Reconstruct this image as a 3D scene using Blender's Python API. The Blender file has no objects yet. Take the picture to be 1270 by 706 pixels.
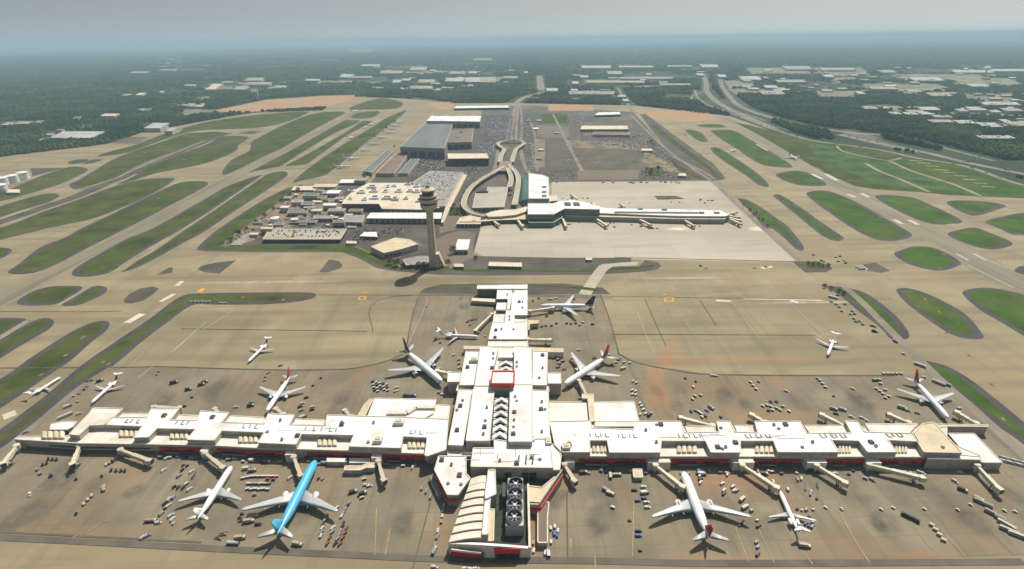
import bpy, math, random
import numpy as np
from mathutils import Matrix, Vector
random.seed(7); rng = np.random.default_rng(7)
SC = bpy.context.scene; COL = SC.collection
# ------------------------------------------------------------------ camera
F = 660.0; HC = 284.0; PITCH = math.atan(304.5/F); ROLL = math.radians(-0.68)
cd = bpy.data.cameras.new("camera"); cam = bpy.data.objects.new("camera", cd); COL.objects.link(cam)
cd.sensor_width = 36.0; cd.lens = 36.0*F/1270.0; cd.clip_start = 1.0; cd.clip_end = 200000.0
RM = (Matrix.Rotation(math.pi/2-PITCH, 3, 'X') @ Matrix.Rotation(ROLL, 3, 'Z'))
cam.matrix_world = Matrix.Translation((0, 0, HC)) @ RM.to_4x4()
SC.camera = cam
# ------------------------------------------------------------------ world, sun, exposure
SUN_EL = math.radians(58); SUN_AZ = math.radians(30)     # azimuth measured from +Y towards +X
w = bpy.data.worlds.new("World"); SC.world = w; w.use_nodes = True
nt = w.node_tree; bg = nt.nodes['Background']
sky = nt.nodes.new('ShaderNodeTexSky'); sky.sky_type = 'NISHITA'; sky.sun_disc = False
sky.sun_elevation = SUN_EL; sky.sun_rotation = SUN_AZ; sky.altitude = 300
sky.air_density = 1.0; sky.dust_density = 4.0; sky.ozone_density = 2.0
# hazy summer sky: the clear sky is veiled towards the horizon
tcw = nt.nodes.new('ShaderNodeTexCoord'); sx = nt.nodes.new('ShaderNodeSeparateXYZ'); nt.links.new(tcw.outputs['Generated'], sx.inputs[0])
mrw = nt.nodes.new('ShaderNodeMapRange'); mrw.inputs[1].default_value = 0.0; mrw.inputs[2].default_value = 0.16; mrw.inputs[3].default_value = 0.95; mrw.inputs[4].default_value = 0.1
nt.links.new(sx.outputs[2], mrw.inputs[0])
hr = nt.nodes.new('ShaderNodeValToRGB'); hr.color_ramp.elements[0].position = 0.15; hr.color_ramp.elements[1].position = 0.9
hr.color_ramp.elements[0].color = (5.9, 6.8, 7.5, 1); hr.color_ramp.elements[1].color = (11.2, 11.8, 11.3, 1)
mx_ = nt.nodes.new('ShaderNodeMapRange'); mx_.inputs[1].default_value = -1; mx_.inputs[2].default_value = 1; nt.links.new(sx.outputs[0], mx_.inputs[0]); nt.links.new(mx_.outputs[0], hr.inputs[0])
mw_ = nt.nodes.new('ShaderNodeMix'); mw_.data_type = 'RGBA'; nt.links.new(mrw.outputs[0], mw_.inputs[0]); nt.links.new(sky.outputs[0], mw_.inputs[6]); nt.links.new(hr.outputs[0], mw_.inputs[7])
nt.links.new(mw_.outputs[2], bg.inputs[0]); bg.inputs[1].default_value = 0.062
sl = bpy.data.lights.new("sun", 'SUN'); sl.energy = 4.8; sl.angle = math.radians(0.53); sl.color = (1.0, 0.95, 0.86)
so = bpy.data.objects.new("sun", sl); COL.objects.link(so)
sd = Vector((math.sin(SUN_AZ)*math.cos(SUN_EL), math.cos(SUN_AZ)*math.cos(SUN_EL), math.sin(SUN_EL)))
so.rotation_euler = sd.to_track_quat('Z', 'Y').to_euler(); so.location = (0, 0, 900)
vs = SC.view_settings; vs.view_transform = 'Standard'; vs.look = 'None'; vs.exposure = 0.1; vs.gamma = 1.0; vs.use_curve_mapping = False
SC.cycles.max_bounces = 5; SC.cycles.diffuse_bounces = 2; SC.cycles.glossy_bounces = 2; SC.cycles.volume_bounces = 2
SC.cycles.use_adaptive_sampling = True; SC.cycles.adaptive_threshold = 0.02
SC.cycles.use_denoising = True

# ------------------------------------------------------------------ helpers
def W(px, py, z=0.0):
    """point at height z that the photograph shows at (px, py)"""
    d = RM @ Vector(((px-635.0)/F, -(py-353.0)/F, -1.0))
    t = (z-HC)/d.z
    return (d.x*t, d.y*t)
RMI = np.array(RM.transposed())
def PX(x, y, z=0.0):
    p = np.stack([np.asarray(x, float), np.asarray(y, float), np.zeros_like(np.asarray(x, float))+z-HC], -1) @ RMI.T
    return 635+F*p[..., 0]/(-p[..., 2]), 353-F*p[..., 1]/(-p[..., 2])
M = {}
def mat(name, col, rough=0.85, metal=0.0, var=0.15, scale=0.2, col2=None, spec=0.3, stretch=None, detail=3, col3=None, scale3=0.01, amt3=0.5):
    m = bpy.data.materials.new(name); m.use_nodes = True; n = m.node_tree.nodes; l = m.node_tree.links
    b = n['Principled BSDF']; b.inputs['Roughness'].default_value = rough; b.inputs['Metallic'].default_value = metal
    b.inputs['Specular IOR Level'].default_value = spec
    if col2 is None: col2 = tuple(c*(1-var) for c in col)
    tc = n.new('ShaderNodeTexCoord'); src = tc.outputs['Object']
    if stretch:
        mp = n.new('ShaderNodeMapping'); mp.inputs['Scale'].default_value = stretch; l.new(src, mp.inputs[0]); src = mp.outputs[0]
    no = n.new('ShaderNodeTexNoise'); no.inputs['Scale'].default_value = scale; no.inputs['Detail'].default_value = detail
    l.new(src, no.inputs['Vector'])
    rp = n.new('ShaderNodeValToRGB'); rp.color_ramp.elements[0].position = 0.36; rp.color_ramp.elements[1].position = 0.64
    rp.color_ramp.elements[0].color = (*col2, 1); rp.color_ramp.elements[1].color = (*col, 1)
    l.new(no.outputs[0], rp.inputs[0]); out = rp.outputs[0]
    if col3:
        n3 = n.new('ShaderNodeTexNoise'); n3.inputs['Scale'].default_value = scale3; n3.inputs['Detail'].default_value = 4
        l.new(tc.outputs['Object'], n3.inputs['Vector'])
        r3 = n.new('ShaderNodeValToRGB'); r3.color_ramp.elements[0].position = 0.5; r3.color_ramp.elements[1].position = 0.68
        r3.color_ramp.elements[1].color = (amt3, amt3, amt3, 1); l.new(n3.outputs[0], r3.inputs[0])
        mx = n.new('ShaderNodeMix'); mx.data_type = 'RGBA'; l.new(r3.outputs[0], mx.inputs[0]); l.new(out, mx.inputs[6])
        mx.inputs[7].default_value = (*col3, 1); out = mx.outputs[2]
    l.new(out, b.inputs['Base Color']); M[name] = m
    m['_out'] = 0
    return m
def tail_link(m):
    b = m.node_tree.nodes['Principled BSDF']; return b.inputs['Base Color'].links[0].from_socket
def stains(m, lst):
    """irregular stains at fixed ground spots: (px,py,rx_m,ry_m,rot,colour,amount)"""
    n = m.node_tree.nodes; l = m.node_tree.links; b = n['Principled BSDF']; out = tail_link(m)
    geo = n.new('ShaderNodeNewGeometry')
    no = n.new('ShaderNodeTexNoise'); no.inputs['Scale'].default_value = 0.09; no.inputs['Detail'].default_value = 5; no.inputs['Roughness'].default_value = 0.65
    l.new(geo.outputs['Position'], no.inputs['Vector'])
    nr = n.new('ShaderNodeMapRange'); nr.inputs[1].default_value = 0.22; nr.inputs[2].default_value = 0.6; l.new(no.outputs[0], nr.inputs[0])
    for px, py, rx, ry, rot, colr, amt in lst:
        x, y = W(px, py)
        mp = n.new('ShaderNodeMapping'); mp.vector_type = 'TEXTURE'
        mp.inputs['Location'].default_value = (x, y, 0); mp.inputs['Rotation'].default_value = (0, 0, math.radians(rot)); mp.inputs['Scale'].default_value = (rx, ry, 50)
        l.new(geo.outputs['Position'], mp.inputs[0])
        g = n.new('ShaderNodeTexGradient'); g.gradient_type = 'SPHERICAL'; l.new(mp.outputs[0], g.inputs[0])
        mr = n.new('ShaderNodeMath'); mr.operation = 'MULTIPLY'; mr.use_clamp = True; l.new(g.outputs[1], mr.inputs[0]); mr.inputs[1].default_value = 1.9
        m2 = n.new('ShaderNodeMath'); m2.operation = 'MULTIPLY'; l.new(mr.outputs[0], m2.inputs[0]); l.new(nr.outputs[0], m2.inputs[1])
        m3 = n.new('ShaderNodeMath'); m3.operation = 'MULTIPLY'; l.new(m2.outputs[0], m3.inputs[0]); m3.inputs[1].default_value = amt
        mx = n.new('ShaderNodeMix'); mx.data_type = 'RGBA'; l.new(m3.outputs[0], mx.inputs[0]); l.new(out, mx.inputs[6]); mx.inputs[7].default_value = (*colr, 1)
        out = mx.outputs[2]
    l.new(out, b.inputs['Base Color'])
def joints(m, sx, sy, colr, fac=0.5, mort=0.02, rot=0):
    n = m.node_tree.nodes; l = m.node_tree.links; b = n['Principled BSDF']; out = tail_link(m)
    geo = n.new('ShaderNodeNewGeometry'); mp = n.new('ShaderNodeMapping'); mp.inputs['Rotation'].default_value = (0, 0, math.radians(rot)); l.new(geo.outputs['Position'], mp.inputs[0])
    br = n.new('ShaderNodeTexBrick'); br.offset = 0; br.inputs['Scale'].default_value = 1; br.inputs['Mortar Size'].default_value = mort*sx; br.inputs['Mortar Smooth'].default_value = 0.3
    br.inputs['Brick Width'].default_value = sx; br.inputs['Row Height'].default_value = sy; br.inputs['Bias'].default_value = 0
    br.inputs['Color1'].default_value = (0, 0, 0, 1); br.inputs['Color2'].default_value = (.5, .5, .5, 1); br.inputs['Mortar'].default_value = (1, 1, 1, 1)
    l.new(mp.outputs[0], br.inputs[0])
    ml = n.new('ShaderNodeMath'); ml.operation = 'MULTIPLY'; l.new(br.outputs[0], ml.inputs[0]); ml.inputs[1].default_value = fac
    mx = n.new('ShaderNodeMix'); mx.data_type = 'RGBA'; l.new(ml.outputs[0], mx.inputs[0]); l.new(out, mx.inputs[6]); mx.inputs[7].default_value = (*colr, 1)
    l.new(mx.outputs[2], b.inputs['Base Color'])

class MB:
    def __init__(s): s.v = []; s.f = []; s.m = []; s.mats = []
    def mi(s, m):
        m = M[m] if isinstance(m, str) else m
        if m not in s.mats: s.mats.append(m)
        return s.mats.index(m)
    def add(s, vs_, fs, m):
        o = len(s.v); k = s.mi(m); s.v += [tuple(v) for v in vs_]; s.f += [tuple(i+o for i in f) for f in fs]; s.m += [k]*len(fs)
    def prism(s, poly, z0, z1, m, mside=None):
        a = sum(poly[i][0]*poly[(i+1) % len(poly)][1]-poly[(i+1) % len(poly)][0]*poly[i][1] for i in range(len(poly)))
        if a < 0: poly = poly[::-1]
        n = len(poly); vs_ = [(x, y, z0) for x, y in poly]+[(x, y, z1) for x, y in poly]
        s.add(vs_, [tuple(range(n, 2*n))], m)
        s.add(vs_, [(i, (i+1) % n, n+(i+1) % n, n+i) for i in range(n)], mside or m)
    def box(s, x0, x1, y0, y1, z0, z1, m):
        vs_ = [(x0, y0, z0), (x1, y0, z0), (x1, y1, z0), (x0, y1, z0), (x0, y0, z1), (x1, y0, z1), (x1, y1, z1), (x0, y1, z1)]
        s.add(vs_, [(3, 2, 1, 0), (4, 5, 6, 7), (0, 1, 5, 4), (1, 2, 6, 5), (2, 3, 7, 6), (3, 0, 4, 7)], m)
    def obox(s, c, ang, lx, ly, z0, z1, m, x0=None):
        ca, sa = math.cos(ang), math.sin(ang); vs_ = []
        for z in (z0, z1):
            for ax, ay in ((-1, -1), (1, -1), (1, 1), (-1, 1)):
                X = ax*lx/2; Y = ay*ly/2; vs_.append((c[0]+X*ca-Y*sa, c[1]+X*sa+Y*ca, z))
        s.add(vs_, [(3, 2, 1, 0), (4, 5, 6, 7), (0, 1, 5, 4), (1, 2, 6, 5), (2, 3, 7, 6), (3, 0, 4, 7)], m)
    def beam(s, a, b, wd, ht, m):
        a = Vector(a); b = Vector(b); d = (b-a); u = Vector((-d.y, d.x, 0)).normalized()*wd/2; h = Vector((0, 0, ht))
        vs_ = [a-u, a+u, b+u, b-u]; vs_ = vs_+[v+h for v in vs_]
        s.add(vs_, [(0, 1, 2, 3), (7, 6, 5, 4), (4, 5, 1, 0), (5, 6, 2, 1), (6, 7, 3, 2), (7, 4, 0, 3)], m)
    def rings(s, rs, m, cap=True):
        n = len(rs[0]); vs_ = [v for r in rs for v in r]; fs = []
        for k in range(len(rs)-1):
            for i in range(n):
                j = (i+1) % n; fs.append((k*n+i, k*n+j, (k+1)*n+j, (k+1)*n+i))
        if cap: fs += [tuple(range(n))[::-1], tuple((len(rs)-1)*n+i for i in range(n))]
        s.add(vs_, fs, m)
    def cyl(s, x, y, prof, m, n=16, cap=True):
        s.rings([[(x+r*math.cos(2*math.pi*i/n), y+r*math.sin(2*math.pi*i/n), z) for i in range(n)] for z, r in prof], m, cap)
    def xcyl(s, xs, y, z, m, n=12, cap=True):
        s.rings([[(x, y+r*math.cos(2*math.pi*i/n), z+r*math.sin(2*math.pi*i/n)) for i in range(n)] for x, r in xs], m, cap)
    def build(s, name, parent=None, smooth=False, kind=None, off=None):
        me = bpy.data.meshes.new(name); v = s.v
        if off: v = [(a-off[0], b-off[1], c) for a, b, c in v]
        me.from_pydata(v, [], s.f); me.polygons.foreach_set('material_index', s.m)
        if smooth: me.polygons.foreach_set('use_smooth', [True]*len(s.f))
        for m_ in s.mats: me.materials.append(m_)
        me.update(); o = bpy.data.objects.new(name, me); COL.objects.link(o)
        if off and parent is None: o.location = (off[0], off[1], 0)
        if parent: o.parent = parent
        if kind: o['kind'] = kind
        return o
def root(name, label, cat, loc=(0, 0, 0), rz=0, group=None):
    o = bpy.data.objects.new(name, None); COL.objects.link(o); o.location = loc; o.rotation_euler = (0, 0, rz)
    o.empty_display_size = 1; tag(o, label, cat, group); return o
def tag(o, label, cat, group=None, kind=None):
    if label: o['label'] = label
    if cat: o['category'] = cat
    if group: o['group'] = group
    if kind: o['kind'] = kind
    return o
def copy_tree(o, parent=None):
    c = o.copy(); COL.objects.link(c); c.parent = parent
    for ch in list(o.children): copy_tree(ch, c)
    return c
def wp(pts, z=0): return [W(x, y, z) for x, y in pts]
def smooth(P, k=5):
    P = [Vector(p) for p in P]; n = len(P); out = []
    for i in range(n):
        a, b, c, d = P[i-1], P[i], P[(i+1) % n], P[(i+2) % n]
        for j in range(k):
            t = j/k; out.append(0.5*((2*b)+(c-a)*t+(2*a-5*b+4*c-d)*t*t+(-a+3*b-3*c+d)*t**3))
    return [(p.x, p.y) for p in out]
def resample(P, step):
    P = np.array(P); Q = np.vstack([P, P[:1]]); d = np.hypot(*np.diff(Q, axis=0).T); s = np.concatenate([[0], np.cumsum(d)])
    n = max(12, int(s[-1]/step)); t = np.linspace(0, s[-1], n, endpoint=False)
    return np.stack([np.interp(t, s, Q[:, 0]), np.interp(t, s, Q[:, 1])], 1)
def inset(P, d):
    P = resample(P, max(2.5, d*0.6)); a = np.sum(P[:, 0]*np.roll(P[:, 1], -1)-np.roll(P[:, 0], -1)*P[:, 1])
    if a < 0: P = P[::-1]
    T = np.roll(P, -1, 0)-np.roll(P, 1, 0); T /= np.hypot(T[:, 0], T[:, 1])[:, None]+1e-9
    Q = P+np.stack([-T[:, 1], T[:, 0]], 1)*d
    A = P; B = np.roll(P, -1, 0); keep = []
    for q in Q:
        AB = B-A; t = np.clip(np.sum((q-A)*AB, 1)/(np.sum(AB*AB, 1)+1e-9), 0, 1); D = A+AB*t[:, None]-q
        keep.append(np.min(np.hypot(D[:, 0], D[:, 1])) > 0.93*d)
    Q = Q[np.array(keep)]
    return [tuple(q) for q in Q]
def sheet(name, polys, z, m, inc=0.004):
    mb = MB()
    for i_, p in enumerate(polys):
        a = sum(p[i][0]*p[(i+1) % len(p)][1]-p[(i+1) % len(p)][0]*p[i][1] for i in range(len(p)))
        if a < 0: p = p[::-1]
        mb.add([(x, y, z+inc*i_) for x, y in p], [tuple(range(len(p)))], m)
    o = mb.build(name, kind='structure'); return o
def strip_poly(pts, wd):
    P = np.array(pts, float); T = np.gradient(P, axis=0); T /= np.hypot(T[:, 0], T[:, 1])[:, None]+1e-9
    N = np.stack([-T[:, 1], T[:, 0]], 1)*wd/2
    return P+N, P-N
def strips(name, lines, z, m, kind='structure', sm=True):
    mb = MB()
    for i_, (pts, wd) in enumerate(lines):
        if sm and len(pts) > 2:
            V = [Vector(p) for p in pts]; out = []
            for i in range(len(V)-1):
                a = V[max(i-1, 0)]; b = V[i]; c = V[i+1]; d = V[min(i+2, len(V)-1)]
                for j in range(6):
                    t = j/6; q = 0.5*((2*b)+(c-a)*t+(2*a-5*b+4*c-d)*t*t+(-a+3*b-3*c+d)*t**3); out.append((q.x, q.y))
            out.append(tuple(V[-1])); pts = out
        A, B = strip_poly(pts, wd); n = len(A)
        vs_ = [(x, y, z+0.004*i_) for x, y in A]+[(x, y, z+0.004*i_) for x, y in B]
        mb.add(vs_, [(n+i, n+i+1, i+1, i) for i in range(n-1)], m)
    return mb.build(name, kind=kind)
def inpoly(x, y, poly):
    r = np.zeros(x.shape, bool); n = len(poly); j = n-1
    for i in range(n):
        xi, yi = poly[i]; xj, yj = poly[j]
        c = ((yi > y) != (yj > y)) & (x < (xj-xi)*(y-yi)/((yj-yi) if yj != yi else 1e-9)+xi); r ^= c; j = i
    return r
# ------------------------------------------------------------------ materials
mat('forest_ground', (0.035, 0.058, 0.022), 1, scale=0.004, col2=(0.018, 0.035, 0.014), detail=6, col3=(0.12, 0.12, 0.085), scale3=0.0012, amt3=0.35)
mat('concrete', (0.31, 0.256, 0.141), 0.85, col2=(0.218, 0.18, 0.099), scale=0.014, stretch=(0.3, 1, 1), detail=9, col3=(0.31, 0.215, 0.12), scale3=0.004, amt3=0.6)
mat('gate_concrete', (0.25, 0.21, 0.136), 0.85, col2=(0.168, 0.14, 0.091), scale=0.022, detail=10, col3=(0.24, 0.15, 0.08), scale3=0.008, amt3=0.6)
mat('pale_concrete', (0.45, 0.4, 0.31), 0.85, col2=(0.36, 0.315, 0.235), scale=0.008, stretch=(0.4, 1, 1), detail=5, col3=(0.36, 0.31, 0.23), scale3=0.003, amt3=0.5)
mat('runway', (0.25, 0.215, 0.135), 0.85, col2=(0.18, 0.155, 0.1), scale=0.03, stretch=(1, 0.15, 1), detail=5)
mat('shoulder', (0.075, 0.066, 0.062), 0.9, col2=(0.05, 0.046, 0.045), scale=0.05, detail=4)
mat('asphalt', (0.092, 0.078, 0.058), 0.9, col2=(0.06, 0.052, 0.042), scale=0.03, detail=5, col3=(0.13, 0.115, 0.09), scale3=0.01, amt3=0.5)
mat('dark_lot', (0.11, 0.09, 0.06), 0.9, col2=(0.08, 0.067, 0.045), scale=0.02, detail=5)
mat('brown_lot', (0.17, 0.135, 0.095), 0.9, col2=(0.14, 0.11, 0.08), scale=0.01, detail=5)
mat('grass', (0.07, 0.092, 0.018), 1, col2=(0.038, 0.052, 0.011), scale=0.016, detail=9, col3=(0.115, 0.095, 0.04), scale3=0.006, amt3=0.55, spec=0.1)
mat('grass_bright', (0.05, 0.11, 0.014), 1, col2=(0.027, 0.062, 0.01), scale=0.02, detail=7, col3=(0.12, 0.11, 0.04), scale3=0.012, amt3=0.35, spec=0.1)
mat('brush', (0.06, 0.12, 0.02), 1, col2=(0.022, 0.05, 0.01), scale=0.02, detail=9)
mat('clay', (0.42, 0.22, 0.11), 1, col2=(0.33, 0.22, 0.12), scale=0.012, detail=6, col3=(0.3, 0.27, 0.16), scale3=0.006, amt3=0.7)
mat('gravel', (0.30, 0.26, 0.16), 1, col2=(0.2, 0.19, 0.1), scale=0.03)
mat('road', (0.24, 0.205, 0.155), 0.9, col2=(0.17, 0.145, 0.11), scale=0.02)
mat('service_ground', (0.12, 0.1, 0.078), 0.9, col2=(0.075, 0.066, 0.055), scale=0.02, detail=7, col3=(0.2, 0.155, 0.1), scale3=0.008, amt3=0.6)
mat('dirt', (0.26, 0.2, 0.12), 1, col2=(0.12, 0.1, 0.07), scale=0.03, detail=8)
mat('clearing', (0.30, 0.27, 0.17), 1, col2=(0.1, 0.11, 0.05), scale=0.012, detail=8, col3=(0.13, 0.13, 0.12), scale3=0.005, amt3=.8)
mat('white_paint', (0.5, 0.48, 0.42), 0.7, scale=0.3)
mat('orange_paint', (0.7, 0.32, 0.06), 0.7, scale=0.5)
mat('yellow_paint', (0.42, 0.31, 0.13), 0.7, scale=0.4, var=0.4)
mat('pink_line', (0.45, 0.3, 0.2), 0.8, scale=0.2, var=0.3)
mat('tar', (0.11, 0.093, 0.068), 0.9, scale=0.05, var=0.3)
mat('worn_line', (0.135, 0.118, 0.092), 0.9, scale=0.05, var=0.3)
mat('seam', (0.36, 0.31, 0.22), 0.9, scale=0.05, var=0.3)
mat('pale_patch', (0.62, 0.55, 0.42), 0.85, scale=0.06, var=0.2)
mat('roof_white', (0.82, 0.85, 0.86), 0.6, col2=(0.66, 0.7, 0.71), scale=0.06, detail=9, col3=(0.52, 0.42, 0.3), scale3=0.035, amt3=0.55)
mat('terrace', (0.8, 0.77, 0.7), 0.7, col2=(0.64, 0.6, 0.52), scale=0.07, detail=6, col3=(0.5, 0.38, 0.25), scale3=0.05, amt3=0.5)
mat('roof_cream', (0.66, 0.58, 0.43), 0.7, col2=(0.55, 0.47, 0.34), scale=0.06, detail=5, col3=(0.48, 0.33, 0.2), scale3=0.04, amt3=0.5)
mat('roof_tan', (0.6, 0.5, 0.33), 0.7, col2=(0.5, 0.4, 0.27), scale=0.1, detail=4)
mat('wall_beige', (0.44, 0.39, 0.32), 0.8, col2=(0.35, 0.31, 0.25), scale=0.15, stretch=(1, 1, 0.3))
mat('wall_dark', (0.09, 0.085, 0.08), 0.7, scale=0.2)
mat('parapet', (0.68, 0.61, 0.49), 0.7, scale=0.3)
mat('red', (0.55, 0.02, 0.015), 0.5, scale=0.3)
mat('red_bright', (0.6, 0.06, 0.03), 0.5, scale=0.3)
mat('glass', (0.02, 0.025, 0.03), 0.15, scale=0.3, spec=0.7, var=0.4)
mat('green_glass', (0.06, 0.2, 0.15), 0.2, scale=0.1, spec=0.7)
mat('teal_glass', (0.03, 0.09, 0.08), 0.2, scale=0.1, spec=0.7, var=0.3)
mat('metal_grey', (0.36, 0.37, 0.38), 0.5, metal=0.15, scale=0.4)
mat('metal_dark', (0.06, 0.062, 0.06), 0.6, scale=0.5)
mat('roof_greygreen', (0.16, 0.18, 0.165), 0.7, col2=(0.12, 0.135, 0.125), scale=0.03, stretch=(1, 0.1, 1), detail=4)
mat('roof_brown', (0.2, 0.145, 0.105), 0.8, col2=(0.15, 0.11, 0.085), scale=0.03)
mat('roof_grey', (0.3, 0.28, 0.25), 0.8, col2=(0.24, 0.22, 0.2), scale=0.05)
mat('bridge_tan', (0.55, 0.46, 0.34), 0.6, scale=0.3)
mat('bridge_cream', (0.66, 0.6, 0.44), 0.6, scale=0.3)
mat('plane_white', (0.8, 0.81, 0.8), 0.35, scale=0.1, var=0.06, spec=0.5)
mat('plane_wing', (0.5, 0.5, 0.49), 0.4, scale=0.15, spec=0.5, var=0.2)
mat('plane_blue', (0.09, 0.46, 0.7), 0.35, scale=0.1, var=0.06, spec=0.5)
mat('fin_red', (0.30, 0.015, 0.03), 0.4, scale=0.4)
mat('fin_navy', (0.02, 0.015, 0.06), 0.4, scale=0.4)
mat('far_white', (0.42, 0.42, 0.39), 0.8, scale=0.02, var=0.3)
mat('far_cream', (0.34, 0.31, 0.22), 0.8, scale=0.02, var=0.3)
mat('veh_white', (0.52, 0.5, 0.45), 0.45, scale=1.0, var=0.1)
mat('veh_cream', (0.48, 0.42, 0.3), 0.5, scale=1.0)
mat('veh_tan', (0.4, 0.31, 0.22), 0.5, scale=1.0)
mat('veh_dark', (0.035, 0.035, 0.038), 0.5, scale=1.0)
mat('veh_grey', (0.25, 0.25, 0.26), 0.5, scale=1.0)
mat('veh_blue', (0.03, 0.1, 0.28), 0.5, scale=1.0)
mat('veh_red', (0.25, 0.06, 0.04), 0.5, scale=1.0)
mat('veh_green', (0.3, 0.38, 0.16), 0.5, scale=1.0)
mat('rubber', (0.02, 0.02, 0.02), 0.9, scale=1.0)
mat('tank_white', (0.78, 0.76, 0.72), 0.6, scale=0.1)
mat('tower_concrete', (0.5, 0.43, 0.32), 0.7, scale=0.1, stretch=(1, 1, 0.1))
mat('leaf', (0.026, 0.05, 0.015), 1, col2=(0.009, 0.021, 0.008), scale=0.02, detail=4, spec=0.1, col3=(0.075, 0.105, 0.035), scale3=0.004, amt3=0.7)
mat('leaf_near', (0.06, 0.09, 0.025), 1, col2=(0.02, 0.04, 0.012), scale=0.3, detail=4, spec=0.1)
mat('bark', (0.12, 0.09, 0.06), 1, scale=1)
for i, c in enumerate([(0.6, 0.6, 0.6), (0.05, 0.05, 0.055), (0.25, 0.26, 0.28), (0.35, 0.33, 0.3), (0.03, 0.06, 0.16), (0.12, 0.04, 0.03)]):
    mat('car%d' % i, c, 0.35, scale=1, spec=0.5)
RU = (0.33, 0.165, 0.065); DK = (0.055, 0.05, 0.042); PL = (0.5, 0.42, 0.3)
st = [(833, 430, 8, 24, -22, RU, .5), (823, 447, 9, 24, -20, RU, .6), (813, 466, 9, 24, -10, RU, .65), (809, 487, 8, 24, 0, RU, .65), (812, 508, 7, 18, 8, RU, .5), (826, 500, 6, 20, 0, RU, .4), (856, 453, 55, 7, 0, RU, .45), (955, 449, 60, 12, 0, RU, .35), (966, 475, 10, 16, 10, RU, .5), (948, 515, 60, 8, 0, RU, .35), (820, 480, 5, 30, 0, RU, .5), (150, 660, 40, 9, 10, RU, .2), (1040, 680, 40, 14, 0, RU, .3), (900, 590, 40, 14, 0, RU, .35), (660, 655, 14, 30, 0, RU, .45), (545, 660, 10, 22, 0, RU, .3), (1150, 690, 30, 6, 0, RU, .4), (880, 695, 60, 6, 0, RU, .35), (990, 455, 30, 6, 0, RU, .3)]
for px, py, rx in [(1095, 648, 12), (1060, 622, 9), (1083, 622, 7), (1110, 613, 12), (1165, 615, 11), (1208, 648, 12), (1090, 650, 6), (740, 610, 8), (745, 655, 7), (742, 645, 10), (500, 645, 8), (503, 660, 6), (430, 490, 12), (420, 505, 10), (815, 485, 6), (840, 505, 7), (898, 490, 9), (925, 502, 8), (990, 500, 12), (1065, 495, 10), (1070, 503, 13), (270, 480, 10), (262, 490, 9), (30, 640, 14), (80, 590, 12), (60, 600, 8), (120, 600, 10), (165, 610, 8), (375, 640, 9), (560, 470, 7), (200, 500, 12), (340, 520, 9), (780, 520, 14), (1175, 500, 8), (700, 380, 12), (560, 395, 10), (575, 380, 8), (590, 460, 6), (690, 620, 7), (1250, 612, 8), (960, 650, 8), (850, 625, 7)]:
    st.append((px, py, rx, rx*random.uniform(1.0, 2.2), random.uniform(-40, 30), DK, random.uniform(.35, .68)))
joints(M['gate_concrete'], 15.2, 15.2, (0.10, 0.085, 0.06), 0.42, 0.02, -1.5)
joints(M['roof_white'], 9, 24, (0.42, 0.4, 0.34), 0.35, 0.03, 0)
joints(M['terrace'], 7, 12, (0.4, 0.34, 0.25), 0.4, 0.03, 0)
joints(M['concrete'], 22.8, 22.8, (0.14, 0.12, 0.08), 0.36, 0.014, -1.5)
joints(M['grass'], 60, 5, (0.10, 0.11, 0.03), 0.35, 0.002, 0)
joints(M['grass_bright'], 60, 5, (0.11, 0.13, 0.03), 0.35, 0.002, 0)
joints(M['pale_concrete'], 30, 30, (0.27, 0.235, 0.18), 0.42, 0.016, 0)
mat('far_wall', (0.3, 0.3, 0.26), 0.7, scale=0.05)
def streaks(name, sc, colr, lo, hi, amt):
    m = M[name]; n = m.node_tree.nodes; l = m.node_tree.links; b = n['Principled BSDF']; out = tail_link(m)
    geo = n.new('ShaderNodeNewGeometry'); mp = n.new('ShaderNodeMapping'); mp.inputs['Scale'].default_value = sc; l.new(geo.outputs['Position'], mp.inputs[0])
    no = n.new('ShaderNodeTexNoise'); no.inputs['Scale'].default_value = 1; no.inputs['Detail'].default_value = 5; l.new(mp.outputs[0], no.inputs['Vector'])
    mr = n.new('ShaderNodeMapRange'); mr.inputs[1].default_value = lo; mr.inputs[2].default_value = hi; mr.inputs[4].default_value = amt; l.new(no.outputs[0], mr.inputs[0])
    mx = n.new('ShaderNodeMix'); mx.data_type = 'RGBA'; l.new(mr.outputs[0], mx.inputs[0]); l.new(out, mx.inputs[6]); mx.inputs[7].default_value = (*colr, 1); l.new(mx.outputs[2], b.inputs['Base Color'])
streaks('gate_concrete', (.13, .012, 1), (.09, .075, .055), .52, .78, .5)
streaks('gate_concrete', (.03, .02, 1), (.3, .15, .065), .56, .8, .55)
streaks('concrete', (.004, .05, 1), (.15, .12, .08), .48, .72, .8)
streaks('concrete', (.05, .003, 1), (.15, .125, .085), .55, .75, .5)
streaks('concrete', (.02, .02, 1), (.36, .3, .2), .56, .78, .6)
streaks('runway', (.12, .004, 1), (.1, .085, .07), .5, .7, .6)
streaks('grass', (.03, .03, 1), (.02, .032, .008), .5, .7, .6)
streaks('grass_bright', (.03, .03, 1), (.13, .12, .04), .52, .75, .6)
streaks('grass', (.02, .02, 1), (.13, .12, .045), .54, .78, .6)
streaks('roof_white', (.05, .3, 1), (.5, .46, .38), .55, .8, .55)
streaks('pale_concrete', (.006, .05, 1), (.26, .225, .165), .5, .75, .6)
stains(M['gate_concrete'], st)
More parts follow.
